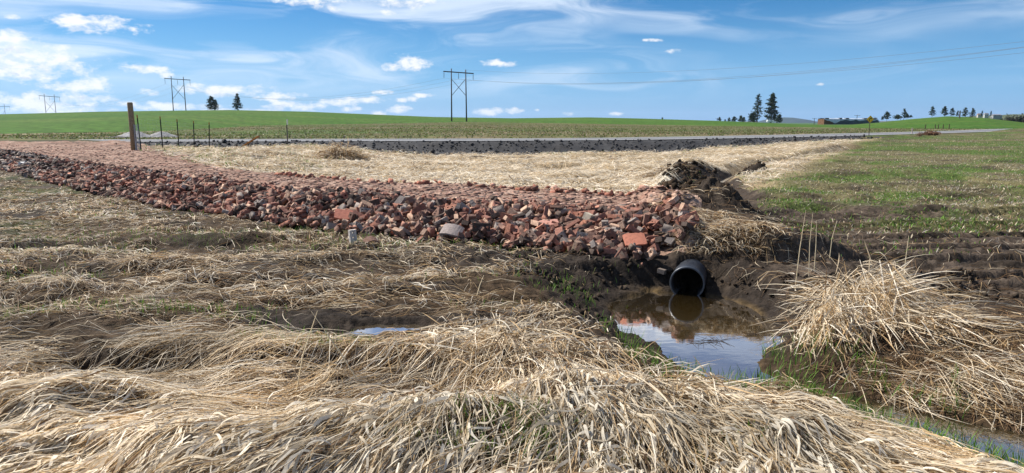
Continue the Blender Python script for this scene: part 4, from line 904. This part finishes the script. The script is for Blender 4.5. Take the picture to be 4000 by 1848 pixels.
# ------------------------------------------------------------------ road sign
def road_sign():
    Y = 56; b, t = post_at(3394, 534, 3394, 466, Y); root = empty('road_sign', b); hgt = t.z - b.z; s = .30
    bm = bmesh.new(); bm_box(bm, (0, .02, hgt / 2 - .1), (.045, .03, hgt + .1)); from_bm('post_shaft', bm, pmat('sign_post', (.10, .07, .055), .7, .3), root)
    def diamond(hs, rr, y, th, name, mat):
        bm = bmesh.new(); pts = []
        for q, (cx, cz) in enumerate(((1, 0), (0, 1), (-1, 0), (0, -1))):
            c = Vector((cx * (hs - rr * 1.414), 0, cz * (hs - rr * 1.414))); a0 = q * PI / 2
            for j in range(5): a = a0 - PI / 4 + PI / 2 * j / 4; pts.append(c + Vector((math.cos(a) * rr, 0, math.sin(a) * rr)))
        fv = [bm.verts.new(p + Vector((0, y, hgt))) for p in pts]; bv = [bm.verts.new(p + Vector((0, y + th, hgt))) for p in pts]; bm.faces.new(fv); bm.faces.new(bv[::-1])
        for j in range(len(pts)): bm.faces.new((fv[j], bv[j], bv[(j + 1) % len(pts)], fv[(j + 1) % len(pts)]))
        bmesh.ops.recalc_face_normals(bm, faces=bm.faces); return from_bm(name, bm, mat, root)
    diamond(s, .03, -.006, .006, 'sign_plate', pmat('sign_yellow', (.95, .58, .03), .5, .4))
    blk = pmat('sign_black', (.012, .012, .012), .6, .3)
    # arrow bending to the right
    bm = bmesh.new(); pts = [(-.07, -.15)] + [(-.07 + .15 * (1 - math.cos(a)), -.02 + .09 * math.sin(a)) for a in np.linspace(0, PI / 2, 7)] ; w = .024
    L_ = []; R_ = []
    for i, p in enumerate(pts):
        q0 = pts[max(i - 1, 0)]; q1 = pts[min(i + 1, len(pts) - 1)]; d = Vector((q1[0] - q0[0], q1[1] - q0[1])).normalized(); n_ = Vector((-d.y, d.x)) * w
        L_.append(bm.verts.new((p[0] + n_.x, -.010, hgt + p[1] + n_.y))); R_.append(bm.verts.new((p[0] - n_.x, -.010, hgt + p[1] - n_.y)))
    for i in range(len(pts) - 1): bm.faces.new((L_[i], R_[i], R_[i + 1], L_[i + 1]))
    h_ = [bm.verts.new((x, -.010, hgt + z)) for x, z in ((.06, .135), (.06, .005), (.155, .07))]; bm.faces.new(h_); from_bm('arrow_symbol', bm, blk, root)
    for q in range(4):
        bm = bmesh.new(); a = q * PI / 2; c = Vector((math.cos(a + PI / 4), 0, math.sin(a + PI / 4))) * (s * .707 - .022); bm_box(bm, c + Vector((0, -.009, hgt)), (.008, .002, s * 1.414 - .09), Euler((0, -a - PI / 4, 0)));
        if q == 0: bb = bm
        else:
            tmp = bpy.data.meshes.new('t'); bm.to_mesh(tmp); bb.from_mesh(tmp); bm.free(); bpy.data.meshes.remove(tmp)
    from_bm('border_line', bb, blk, root)
    root.scale = (1, 1, 1); tag(root, 'yellow diamond road sign with black arrow curving right', 'road sign')
road_sign()

# ------------------------------------------------------------------ power line structures
M_pole = pmat('pole_wood', (.10, .085, .08), .85, .2, nscale=3, namt=.25); M_ins = pmat('insulator', (.16, .20, .24), .4, .4)
def hframe(pxl, pxr, py_topl, Y, label, tilt=0.0, pole_r=.20, zb=None):
    tl = at(pxl, py_topl, Y); tr_ = at(pxr, py_topl + tilt, Y); cx = (tl.x + tr_.x) / 2; w = tr_.x - tl.x; g0 = hz1(cx, Y); H = tl.z - g0
    root = empty('power_pole', (cx, Y, g0)); sc = w / 5.0
    lean = .25
    for sx, dz in ((-1, 0), (1, tr_.z - tl.z)):
        bm = bmesh.new(); bm_tube(bm, [(sx * (w / 2 + (.12)), 0, -.3), (sx * w / 2, 0, H + dz)], [pole_r * 1.25, pole_r * .8], 8); from_bm('pole', bm, M_pole, root, True)
    dz = tr_.z - tl.z; za = H - 1.15 * sc; bm = bmesh.new(); bm_box(bm, (0, 0, za + dz / 2), (w * 2.12, .28, .34), Euler((0, -math.atan2(dz, w), 0))); from_bm('crossarm', bm, M_pole, root)
    bm = bmesh.new(); zt = za - 2.4 * sc; zl = za - 8.2 * sc
    bm_tube(bm, [(-w / 2, -.15, zt), (w / 2 + .05, -.15, zl)], .09, 5); bm_tube(bm, [(w / 2, -.2, zt), (-w / 2 - .05, -.2, zl)], .09, 5); from_bm('cross_brace', bm, M_pole, root)
    outp = []
    for x in (-w * 1.02, 0, w * 1.02):
        bm = bmesh.new(); zz = za + dz * (x / w + .5) - .1; bm_tube(bm, [(x, 0, zz), (x, 0, zz - 2.1 * sc)], .07, 6)
        for j in range(8): bm_tube(bm, [(x, 0, zz - .5 * sc - j * .17 * sc), (x, 0, zz - .56 * sc - j * .17 * sc)], .13, 6)
        from_bm('insulator', bm, M_ins, root); outp.append(Vector((cx + x, Y, g0 + zz - 2.15 * sc)))
    for sx in (-1, 1): outp.append(Vector((cx + sx * w / 2, Y, g0 + H + (dz if sx > 0 else 0) - .1)))
    tag(root, label, 'power pole', 'wooden H-frame power poles'); return outp
p1 = hframe(1763, 1819, 268, 240, 'nearest and tallest H-frame power pole, in the middle of the field edge', 4)
p2 = hframe(668, 716, 297, 365, 'second H-frame power pole, above the hill crest left of the pines', 3)
p3 = hframe(172, 211, 366, 560, 'small H-frame power pole over the left skyline', 3)
p4 = hframe(-22, 16, 407, 780, 'tiniest H-frame power pole, cut by the left edge of the view', 0)
M_cab = pmat('cable', (.22, .25, .29), .5, .5, metal=.3)
def cable(a, b, sag, r, label, group):
    n = 40; pts = [a.lerp(b, i / n) - Vector((0, 0, sag * 4 * (i / n) * (1 - i / n))) for i in range(n + 1)]; bm = bmesh.new(); bm_tube(bm, [p - a for p in pts], r, 4, False); o = from_bm('power_cable', bm, M_cab); o.location = a; tag(o, label, 'cable', group)
ends = [at(4090, 152, 118), at(4090, 172, 116), at(4090, 196, 114), at(4090, 160, 120)]
names = ['lowest power cable running right', 'second lowest power cable running right', 'upper middle power cable running right', 'topmost power cable running right']
for q, (s_, e_) in enumerate(zip((p1[0], p1[1], p1[2], p1[4]), (ends[2], ends[1], ends[1] + Vector((4, 3, .5)), ends[0]))):
    far_ = s_ + (e_ - s_) * 1.25; sg = (4.6, 4.8, 5.0, 4.2)[q] * 1.1; far_.z = s_.z + (e_.z + .64 * sg - s_.z) / .8; cable(s_, far_, sg, .028, names[q] + ' from the nearest H-frame pole', 'cables of the power line')
for q in range(3):
    cable(p2[q], p1[q], 7, .025, ('left', 'middle', 'right')[q] + ' insulator cable strung between the two largest H-frame poles', 'cables of the power line')
    cable(p3[q], p2[q], 7, .025, ('left', 'middle', 'right')[q] + ' insulator cable between the second and third H-frame poles', 'cables of the power line')

# ------------------------------------------------------------------ trees
M_bark = pmat('bark', (.09, .065, .05), .9, .1); M_nd = leafmat('needles', .12, .7)
def leafcards(P, size, r, cols, flat=.5):
    n = len(P); a = r.normal(0, 1, (n, 3)); a[:, 2] *= flat; a /= np.linalg.norm(a, axis=1)[:, None]; b = r.normal(0, 1, (n, 3)); b -= a * (a * b).sum(1)[:, None]; b /= np.linalg.norm(b, axis=1)[:, None]
    s = (size * r.uniform(.5, 1.2, n))[:, None]; V = np.stack([P - a * s - b * s * .12, P + b * s * .35, P + a * s, P - b * s * .35], 1); c = np.array(cols)[r.integers(0, len(cols), n)] * r.uniform(.7, 1.3, (n, 1))
    return V.reshape(-1, 3), (np.arange(n) * 4)[:, None] + np.arange(4)[None], np.repeat(c, 4, 0)
def pine(px, py_top, py_base, Y, wpx, label, seed, crown_from=.12, top_round=.5, group='pines on the skyline', name='pine_tree', dens=1.0, twin=0):
    r = np.random.default_rng(seed); t = at(px, py_top, Y); b = at(px, py_base, Y); g0 = min(hz1(b.x, Y), b.z); H = t.z - g0; vis = t.z - b.z; rad = wpx / FP * Y / 2
    root = empty(name, (b.x, Y, g0)); bm = bmesh.new(); bm_tube(bm, [(0, 0, -.2), (.05, 0, H * .5), (0, 0, H * .97)], [vis * .022, vis * .015, vis * .004], 7); from_bm('trunk', bm, M_bark, root, True)
    P = []; bm = bmesh.new(); z0 = H - vis * (1 - crown_from); nb = int(85 * dens)
    for i in range(nb):
        u = ((i + r.random()) / nb) ** .85; z = z0 + (H - z0) * u; prof = (1 - u) ** (.5 + .4 * (1 - top_round)) * (.55 + .45 * min(1, u * 4 + .3)); L = rad * prof * r.uniform(.55, 1.15) + rad * .05
        a = r.uniform(0, 2 * PI); dz = L * r.uniform(-.15, .35); e = np.array([math.cos(a) * L, math.sin(a) * L, z + dz])
        if L > rad * .2: bm_tube(bm, [(0, 0, z), tuple(e)], [vis * .004, vis * .0015], 3, False)
        k_ = int(16 * (.3 + L / rad)); s = r.uniform(.25, 1.05, k_)[:, None]; q = np.array([0, 0, z]) * (1 - s) + e * s; P.append(q + r.normal(0, rad * .085, (k_, 3)) * (1, 1, .8))
    from_bm('branches', bm, M_bark, root)
    P = np.concatenate(P); v, f, c = leafcards(P, rad * .17, r, ((.022, .045, .020), (.035, .065, .028), (.016, .032, .018), (.05, .075, .03))); mesh_np('crown', v, f, M_nd, root, col=c); tag(root, label, 'tree', group)
pine(828, 378, 431, 420, 44, 'left dark pine of the pair on the hill crest, wider and shorter', 1, .05, .8)
pine(843, 390, 431, 424, 30, 'small pine leaning on the right of the wider hilltop pine', 21, .05, .6)
pine(929, 367, 431, 420, 44, 'right dark conical pine of the pair on the green hill crest', 2, .06, .2)
pine(2957, 369, 478, 480, 46, 'tall ragged pine, left of the two tallest, with bare trunk', 3, .12, .6, dens=1.1)
pine(3012, 366, 479, 480, 62, 'tallest and widest pine of the two towering ones', 4, .10, .7, dens=1.6)
pine(2938, 442, 478, 470, 40, 'low bushy pine at the left foot of the tall pines', 5, .0, .9)
pine(3042, 448, 479, 470, 34, 'low bushy pine at the right foot of the tallest pine', 6, .0, .9)
for i, (px, tp, bs, Y, w, lb) in enumerate(((2810, 458, 474, 600, 20, 'leftmost small tree on the skyline left of the tall pines'), (2848, 460, 475, 600, 16, 'second small tree left of the tall pines'), (2868, 456, 475, 600, 26, 'third small tree left of the tall pines'),
                                            (2893, 452, 476, 600, 28, 'broad small tree nearest the tall pines on their left'), (2905, 458, 476, 610, 22, 'little dark tree tucked beside the broad small tree'), (2832, 466, 475, 600, 10, 'tiniest shrub-like tree on the skyline left of the tall pines'),
                                            (3446, 455, 468, 420, 14, 'small dark tree right at the foot of the green hill'), (3464, 437, 466, 420, 32, 'dark spreading spruce left of the green hill'), (3530, 425, 462, 420, 26, 'slender pine on the left slope of the green hill'),
                                            (3542, 443, 461, 424, 22, 'bushy tree right of the slender slope pine'), (3505, 450, 463, 424, 34, 'low grey-brown scrub tree left of the slender pine'), (3557, 450, 459, 424, 16, 'tiny scrub tree high on the left slope'),
                                            (3641, 416, 453, 380, 30, 'leftmost of the five round pines on the green hilltop'), (3688, 416, 453, 380, 32, 'second round pine on the hilltop, counting from left'), (3719, 422, 453, 380, 24, 'third pine on the hilltop, left of the utility pole'),
                                            (3740, 433, 454, 380, 16, 'small pine just left of the utility pole on the hilltop'), (3770, 421, 456, 380, 28, 'pine just right of the utility pole on the hilltop'), (3798, 423, 458, 380, 26, 'rightmost round pine on the green hilltop'),
                                            (3835, 433, 455, 700, 14, 'far bare-looking tree left of the farmhouses'), (3870, 434, 455, 700, 12, 'far slim dark spruce right of the farmhouses'))):
    pine(px, tp, bs, Y, w, lb, 30 + i, .02, .8 if i % 3 else .4, group='small trees on the skyline', dens=.7)
def bush(px, py_top, py_base, Y, wpx, label, seed, cols, name='bush', n=900, cat='bush', group=None, wire=False):
    r = np.random.default_rng(seed); b = at(px, py_base, Y); g0 = min(hz1(b.x, Y), b.z); H = at(px, py_top, Y).z - g0; w = wpx / FP * Y / 2
    root = empty(name, (b.x, Y, g0)); c = r.normal(0, 1, (9, 3)); c /= np.linalg.norm(c, axis=1)[:, None]; cen = np.c_[c[:, 0] * w * .55, c[:, 1] * w * .4, H * (.45 + .25 * c[:, 2])]
    P = cen[r.integers(0, 9, n)] + r.normal(0, 1, (n, 3)) * (w * .24, w * .24, H * .16); P[:, 2] = np.clip(P[:, 2], .02, H * 1.05)
    v, f, cc = leafcards(P, max(w, H) * .10, r, cols, .9); mesh_np('foliage', v, f, M_nd, root, col=cc)
    bm = bmesh.new(); [bm_tube(bm, [(0, 0, -.1), tuple(P[i])], [H * .02, H * .008], 3, False) for i in range(0, n, max(1, n // 26))]; from_bm('stems', bm, M_bark, root); tag(root, label, cat, group)
DG = ((.022, .045, .02), (.035, .06, .025)); RB = ((.20, .10, .06), (.26, .14, .08), (.14, .08, .05)); GB = ((.045, .042, .03), (.06, .05, .04), (.035, .045, .025))
bush(1587, 452, 459, 345, 15, 'lone round green bush on the skyline left of the nearest H-frame pole', 1, DG)
bush(2588, 458, 463, 345, 9, 'tiny lone bush on the skyline right of the field centre', 2, DG)
bush(3635, 509, 531, 62, 62, 'reddish brown tangle of dry brush beside the road bend', 3, RB, n=1500, name='dry_brush')
bush(3592, 515, 531, 60, 34, 'thin reddish dry weed patch left of the brush tangle', 4, RB, n=500, name='dry_brush')
for i, (px, tp, bs, w) in enumerate(((3858, 457, 467, 60), (3905, 458, 472, 60), (3945, 448, 475, 50), (3985, 447, 480, 60), (4030, 452, 485, 60), (3965, 458, 480, 50))):
    bush(px, tp, bs, 420 + 6 * i, w, ['leftmost low dark scrub on the right slope of the green hill', 'brown low scrub second along the right slope', 'taller dark shrub among the scrub on the far right', 'largest dark shrub at the right edge of the view', 'shrub cut by the right edge of the view', 'low scrub in front of the largest dark shrub'][i], 10 + i, GB, n=700, group='scrub along the right hill')
bush(3417, 456, 468, 420, 22, 'bare greyish shrub behind the right end of the tarped haystack', 19, GB, n=300)

# utility poles
def upole(px, py_top, py_base, Y, label, arm=1.0):
    t = at(px, py_top, Y); b = at(px, py_base, Y); g0 = min(hz1(b.x, Y), b.z); H = t.z - g0; root = empty('utility_pole', (b.x, Y, g0)); bm = bmesh.new(); bm_tube(bm, [(0, 0, -.2), (0, 0, H)], [.26, .18], 7); from_bm('pole', bm, M_pole, root)
    bm = bmesh.new(); bm_box(bm, (0, -.2, H - .5), (2.6 * arm, .2, .2)); from_bm('crossarm', bm, M_pole, root)
    for x in (-1.2, 0, 1.2): bm = bmesh.new(); bm_tube(bm, [(x * arm, -.2, H - .4), (x * arm, -.2, H - .05)], .08, 5); from_bm('insulator', bm, M_ins, root)
    tag(root, label, 'utility pole', 'single-pole utility poles')
upole(3745, 432, 493, 230, 'tall single utility pole standing on the green hillside', .8)
upole(3180, 461, 484, 500, 'thin utility pole left of the tarped haystack', 1.2)
upole(3347, 449, 470, 520, 'utility pole rising behind the tarped haystack', 1.6)
upole(2801, 462, 474, 600, 'faint utility pole left of the small skyline trees', 1)
M_fp = pmat('old_post', (.10, .075, .055), .9, .1)
for i, (px, tp, bs) in enumerate(((3614, 493, 503), (3652, 497, 505), (3664, 495, 506), (3683, 493, 506), (3706, 500, 510))):
    Y = 128 - i * 3; b = at(px, bs, Y); g0 = hz1(b.x, Y); t = at(px, tp, Y); bm = bmesh.new(); bm_tube(bm, [(0, 0, -.2), (.03, 0, max(.8, t.z - g0))], [.09, .07], 6); o = from_bm('old_fence_post', bm, M_fp); o.location = (b.x, Y, g0); tag(o, ['first', 'second', 'third', 'fourth', 'last'][i] + ' distant fence post, counting rightwards, beyond the road bend', 'fence post', 'distant fence posts beyond the road bend')

# ------------------------------------------------------------------ tarped haystack, trailer, farm
def haystack():
    Y = 340; a = at(3218, 490, Y); b = at(3440, 492, Y); g0 = hz1((a.x + b.x) / 2, Y); L = b.x - a.x; H = at(3220, 464, Y).z - g0; root = empty('haystack', (a.x, Y, g0)); D = 7
    bm = bmesh.new(); nx = 14
    for i in range(nx):
        for j in range(4):
            w = (L - 2) / nx; bm_box(bm, (w * (i + .5), D / 2, H / 4 * (j + .5) * .96), (w * .97, D * (1 - .04 * (j == 3)), H / 4 * .94))
    from_bm('bales', bm, pmat('hay', (.15, .085, .05), .95, .1, nscale=1.5, namt=.4, bump=.6, bscale=4), root)
    def top(u): return H * (1.03 - .05 * math.sin(u * 23) ** 2 - .04 * (u > .5)) - (H * .75 * max(0, (u - .93) / .07) ** 1.3)
    n = 90; gap = lambda u: (u < .075)
    # roof sheet draped with a lip
    V = []; F = []
    for i in range(n + 1):
        u = .0 + i / n; x = u * L; zt = top(u) + .12; lip = .55 + .5 * abs(math.sin(u * 17)) + (1.7 * max(0, 1 - abs(u - .19) / .1))
        V += [(x, D + .1, .6), (x, D + .1, zt - .2), (x, D * .5, zt + .15), (x, .3, zt), (x, -.12, zt - lip * .35), (x, -.16, zt - lip)]
    for i in range(n):
        for j in range(5): F.append((i * 6 + j, i * 6 + j + 1, (i + 1) * 6 + j + 1, (i + 1) * 6 + j))
    mesh_np('top_tarp', V, F, pmat('tarp_silver', (.50, .55, .62), .5, .4, nscale=1, namt=.15), root)
    V = []; F = []
    for i in range(n + 1):
        u = .16 + .84 * i / n; x = u * L; zt = top(u) - .35 - .7 * max(0, math.sin(u * 40)) * .4; zt *= min(1, .35 + (u - .16) * 9)
        V += [(x, -.10 - .08 * math.sin(i * 1.7), .05), (x, -.08 + .05 * math.sin(i * 2.3), zt * .5), (x, -.07, zt)]
    for i in range(n):
        for j in range(2): F.append((i * 3 + j, (i + 1) * 3 + j, (i + 1) * 3 + j + 1, i * 3 + j + 1))
    mesh_np('side_tarp', V, F, pmat('tarp_dark', (.07, .085, .11), .6, .3, nscale=.6, namt=.3), root)
    for u, w in ((.02, .06), (.27, .04), (.38, .05), (.70, .07), (.85, .06)):
        bm = bmesh.new(); bm_box(bm, (u * L + w * L / 2, .9, top(u) + .05), (w * L, 2.2, .55)); from_bm('weight_bale', bm, pmat('hay_dark', (.075, .05, .045), .95, .1), root)
    tag(root, 'long haystack under silver and dark tarps with bare brown left end', 'haystack')
haystack()
def trailer():
    Y = 430; a = at(2995, 480, Y); g0 = min(hz1(a.x, Y), a.z); root = empty('camper_trailer', (a.x, Y, a.z)); w = 25 / FP * Y; h = 12 / FP * Y
    bm = bmesh.new(); bm_box(bm, (w / 2, 0, h * .55), (w, 2, h * .8)); bmesh.ops.bevel(bm, geom=bm.edges[:], offset=.3, segments=3, affect='EDGES'); from_bm('body', bm, pmat('white_paint', (.8, .8, .8), .4, .4), root)
    bm = bmesh.new(); bm_box(bm, (w * .62, -1.01, h * .62), (w * .25, .03, h * .22)); from_bm('window', bm, pmat('dark_glass', (.03, .03, .04), .2, .5), root)
    for q in (.4, .55): bm = bmesh.new(); bm_tube(bm, [(w * q, -1.02, h * .12), (w * q, -.8, h * .12)], h * .13, 12); from_bm('wheel', bm, M_tp, root)
    tag(root, 'small white trailer parked at the foot of the tallest pines', 'trailer')
trailer()
def house(px0, px1, py_top, py_base, Y, wall, roofc, label):
    a = at(px0, py_base, Y); b = at(px1, py_base, Y); t = at(px0, py_top, Y); g0 = min(a.z, hz1(a.x, Y)) ; root = empty('farmhouse', (a.x, Y, g0)); w = b.x - a.x; h = t.z - g0; e = h - (t.z - a.z) * .4; D = w * .5
    bm = bmesh.new(); bm_box(bm, (w / 2, D / 2, e / 2), (w, D, e)); from_bm('wall', bm, pmat('house_wall', wall, .8, .2), root)
    V = [(-.3, -.3, e), (w + .3, -.3, e), (w + .3, D + .3, e), (-.3, D + .3, e), (w * .1, D / 2, h), (w * .9, D / 2, h)]; bm = bmesh.new(); vs = [bm.verts.new(v) for v in V]
    for f in ((0, 1, 5, 4), (2, 3, 4, 5), (1, 2, 5), (3, 0, 4), (3, 2, 1, 0)): bm.faces.new([vs[i] for i in f])
    from_bm('roof', bm, pmat('house_roof', roofc, .8, .2), root); hv = (t.z - a.z) * .6
    for q in (.25, .7): bm = bmesh.new(); bm_box(bm, (w * q, -.03, e - hv * .5), (w * .12, .06, hv * .4)); from_bm('window', bm, pmat('house_glass', (.03, .035, .045), .2, .5), root)
    tag(root, label, 'farmhouse')
house(3820, 3836, 443, 455, 720, (.5, .45, .42), (.3, .2, .18), 'reddish roofed farmhouse right of the hilltop pines')
house(3846, 3862, 441, 455, 730, (.45, .45, .45), (.3, .3, .32), 'white farmhouse between the two far slim trees')
house(3880, 3915, 446, 455, 740, (.30, .30, .31), (.22, .22, .25), 'long grey farm shed at the far right behind the hill')

# ------------------------------------------------------------------ distant hills
def ridge(name, pts, Y, depth, colr_, zb=-25):
    px = np.linspace(pts[0][0], pts[-1][0], 220); py = np.interp(px, [p[0] for p in pts], [p[1] for p in pts]) + 1.2 * fbm(px * .03, px * 0, 7, 4)
    V = []; rows = 9
    for j in range(rows):
        u = j / (rows - 1); pr = math.sin(u * PI) ** .8
        for a, b in zip(px, py): t = at(a, b, Y); V.append((t.x, Y + (u - .5) * depth, zb + (t.z - zb) * pr))
    idx = np.arange(rows * 220).reshape(rows, 220); F = np.stack([idx[:-1, :-1], idx[:-1, 1:], idx[1:, 1:], idx[1:, :-1]], -1).reshape(-1, 4)
    VV = np.array(V); c = np.array(colr_)[None] * (1 + .25 * fbm(VV[:, 0] * .01, VV[:, 2] * .08, 9, 4))[:, None]
    o = mesh_np(name, V, F, M_field, col=c, smooth=True); tag(o, kind='structure')
ridge('forest_hill', [(2990, 486), (3040, 462), (3065, 459), (3095, 463), (3130, 476), (3170, 484), (3230, 492)], 6800, 1600, (.02, .035, .03))
ridge('far_hill', [(2700, 490), (2860, 475), (2980, 474), (3100, 472), (3200, 475), (3300, 477), (3420, 473), (3560, 470), (3700, 470), (3900, 462), (4000, 456), (4200, 452), (4500, 470)], 7600, 1500, (.10, .085, .06))
ridge('low_hill', [(3750, 470), (3840, 452), (3900, 450), (3960, 446), (4020, 447), (4100, 440), (4300, 470)], 1800, 700, (.085, .10, .05))
# haze: thin even air
USE_HAZE = True
if USE_HAZE:
    bm = bmesh.new(); bm_box(bm, (0, 0, 55), (21000, 21000, 190))
    m = bpy.data.materials.new('air'); m.use_nodes = True; q = NT(m.node_tree); q.n.remove(q.n['Principled BSDF'])
    pv_ = q.new('ShaderNodeVolumePrincipled'); pv_.inputs['Color'].default_value = (.62, .78, 1.0, 1); pv_.inputs['Density'].default_value = .00005; pv_.inputs['Anisotropy'].default_value = .3
    q.l.new(pv_.outputs[0], q.n['Material Output'].inputs['Volume'])
    o = from_bm('haze', bm, m); tag(o, kind='stuff')
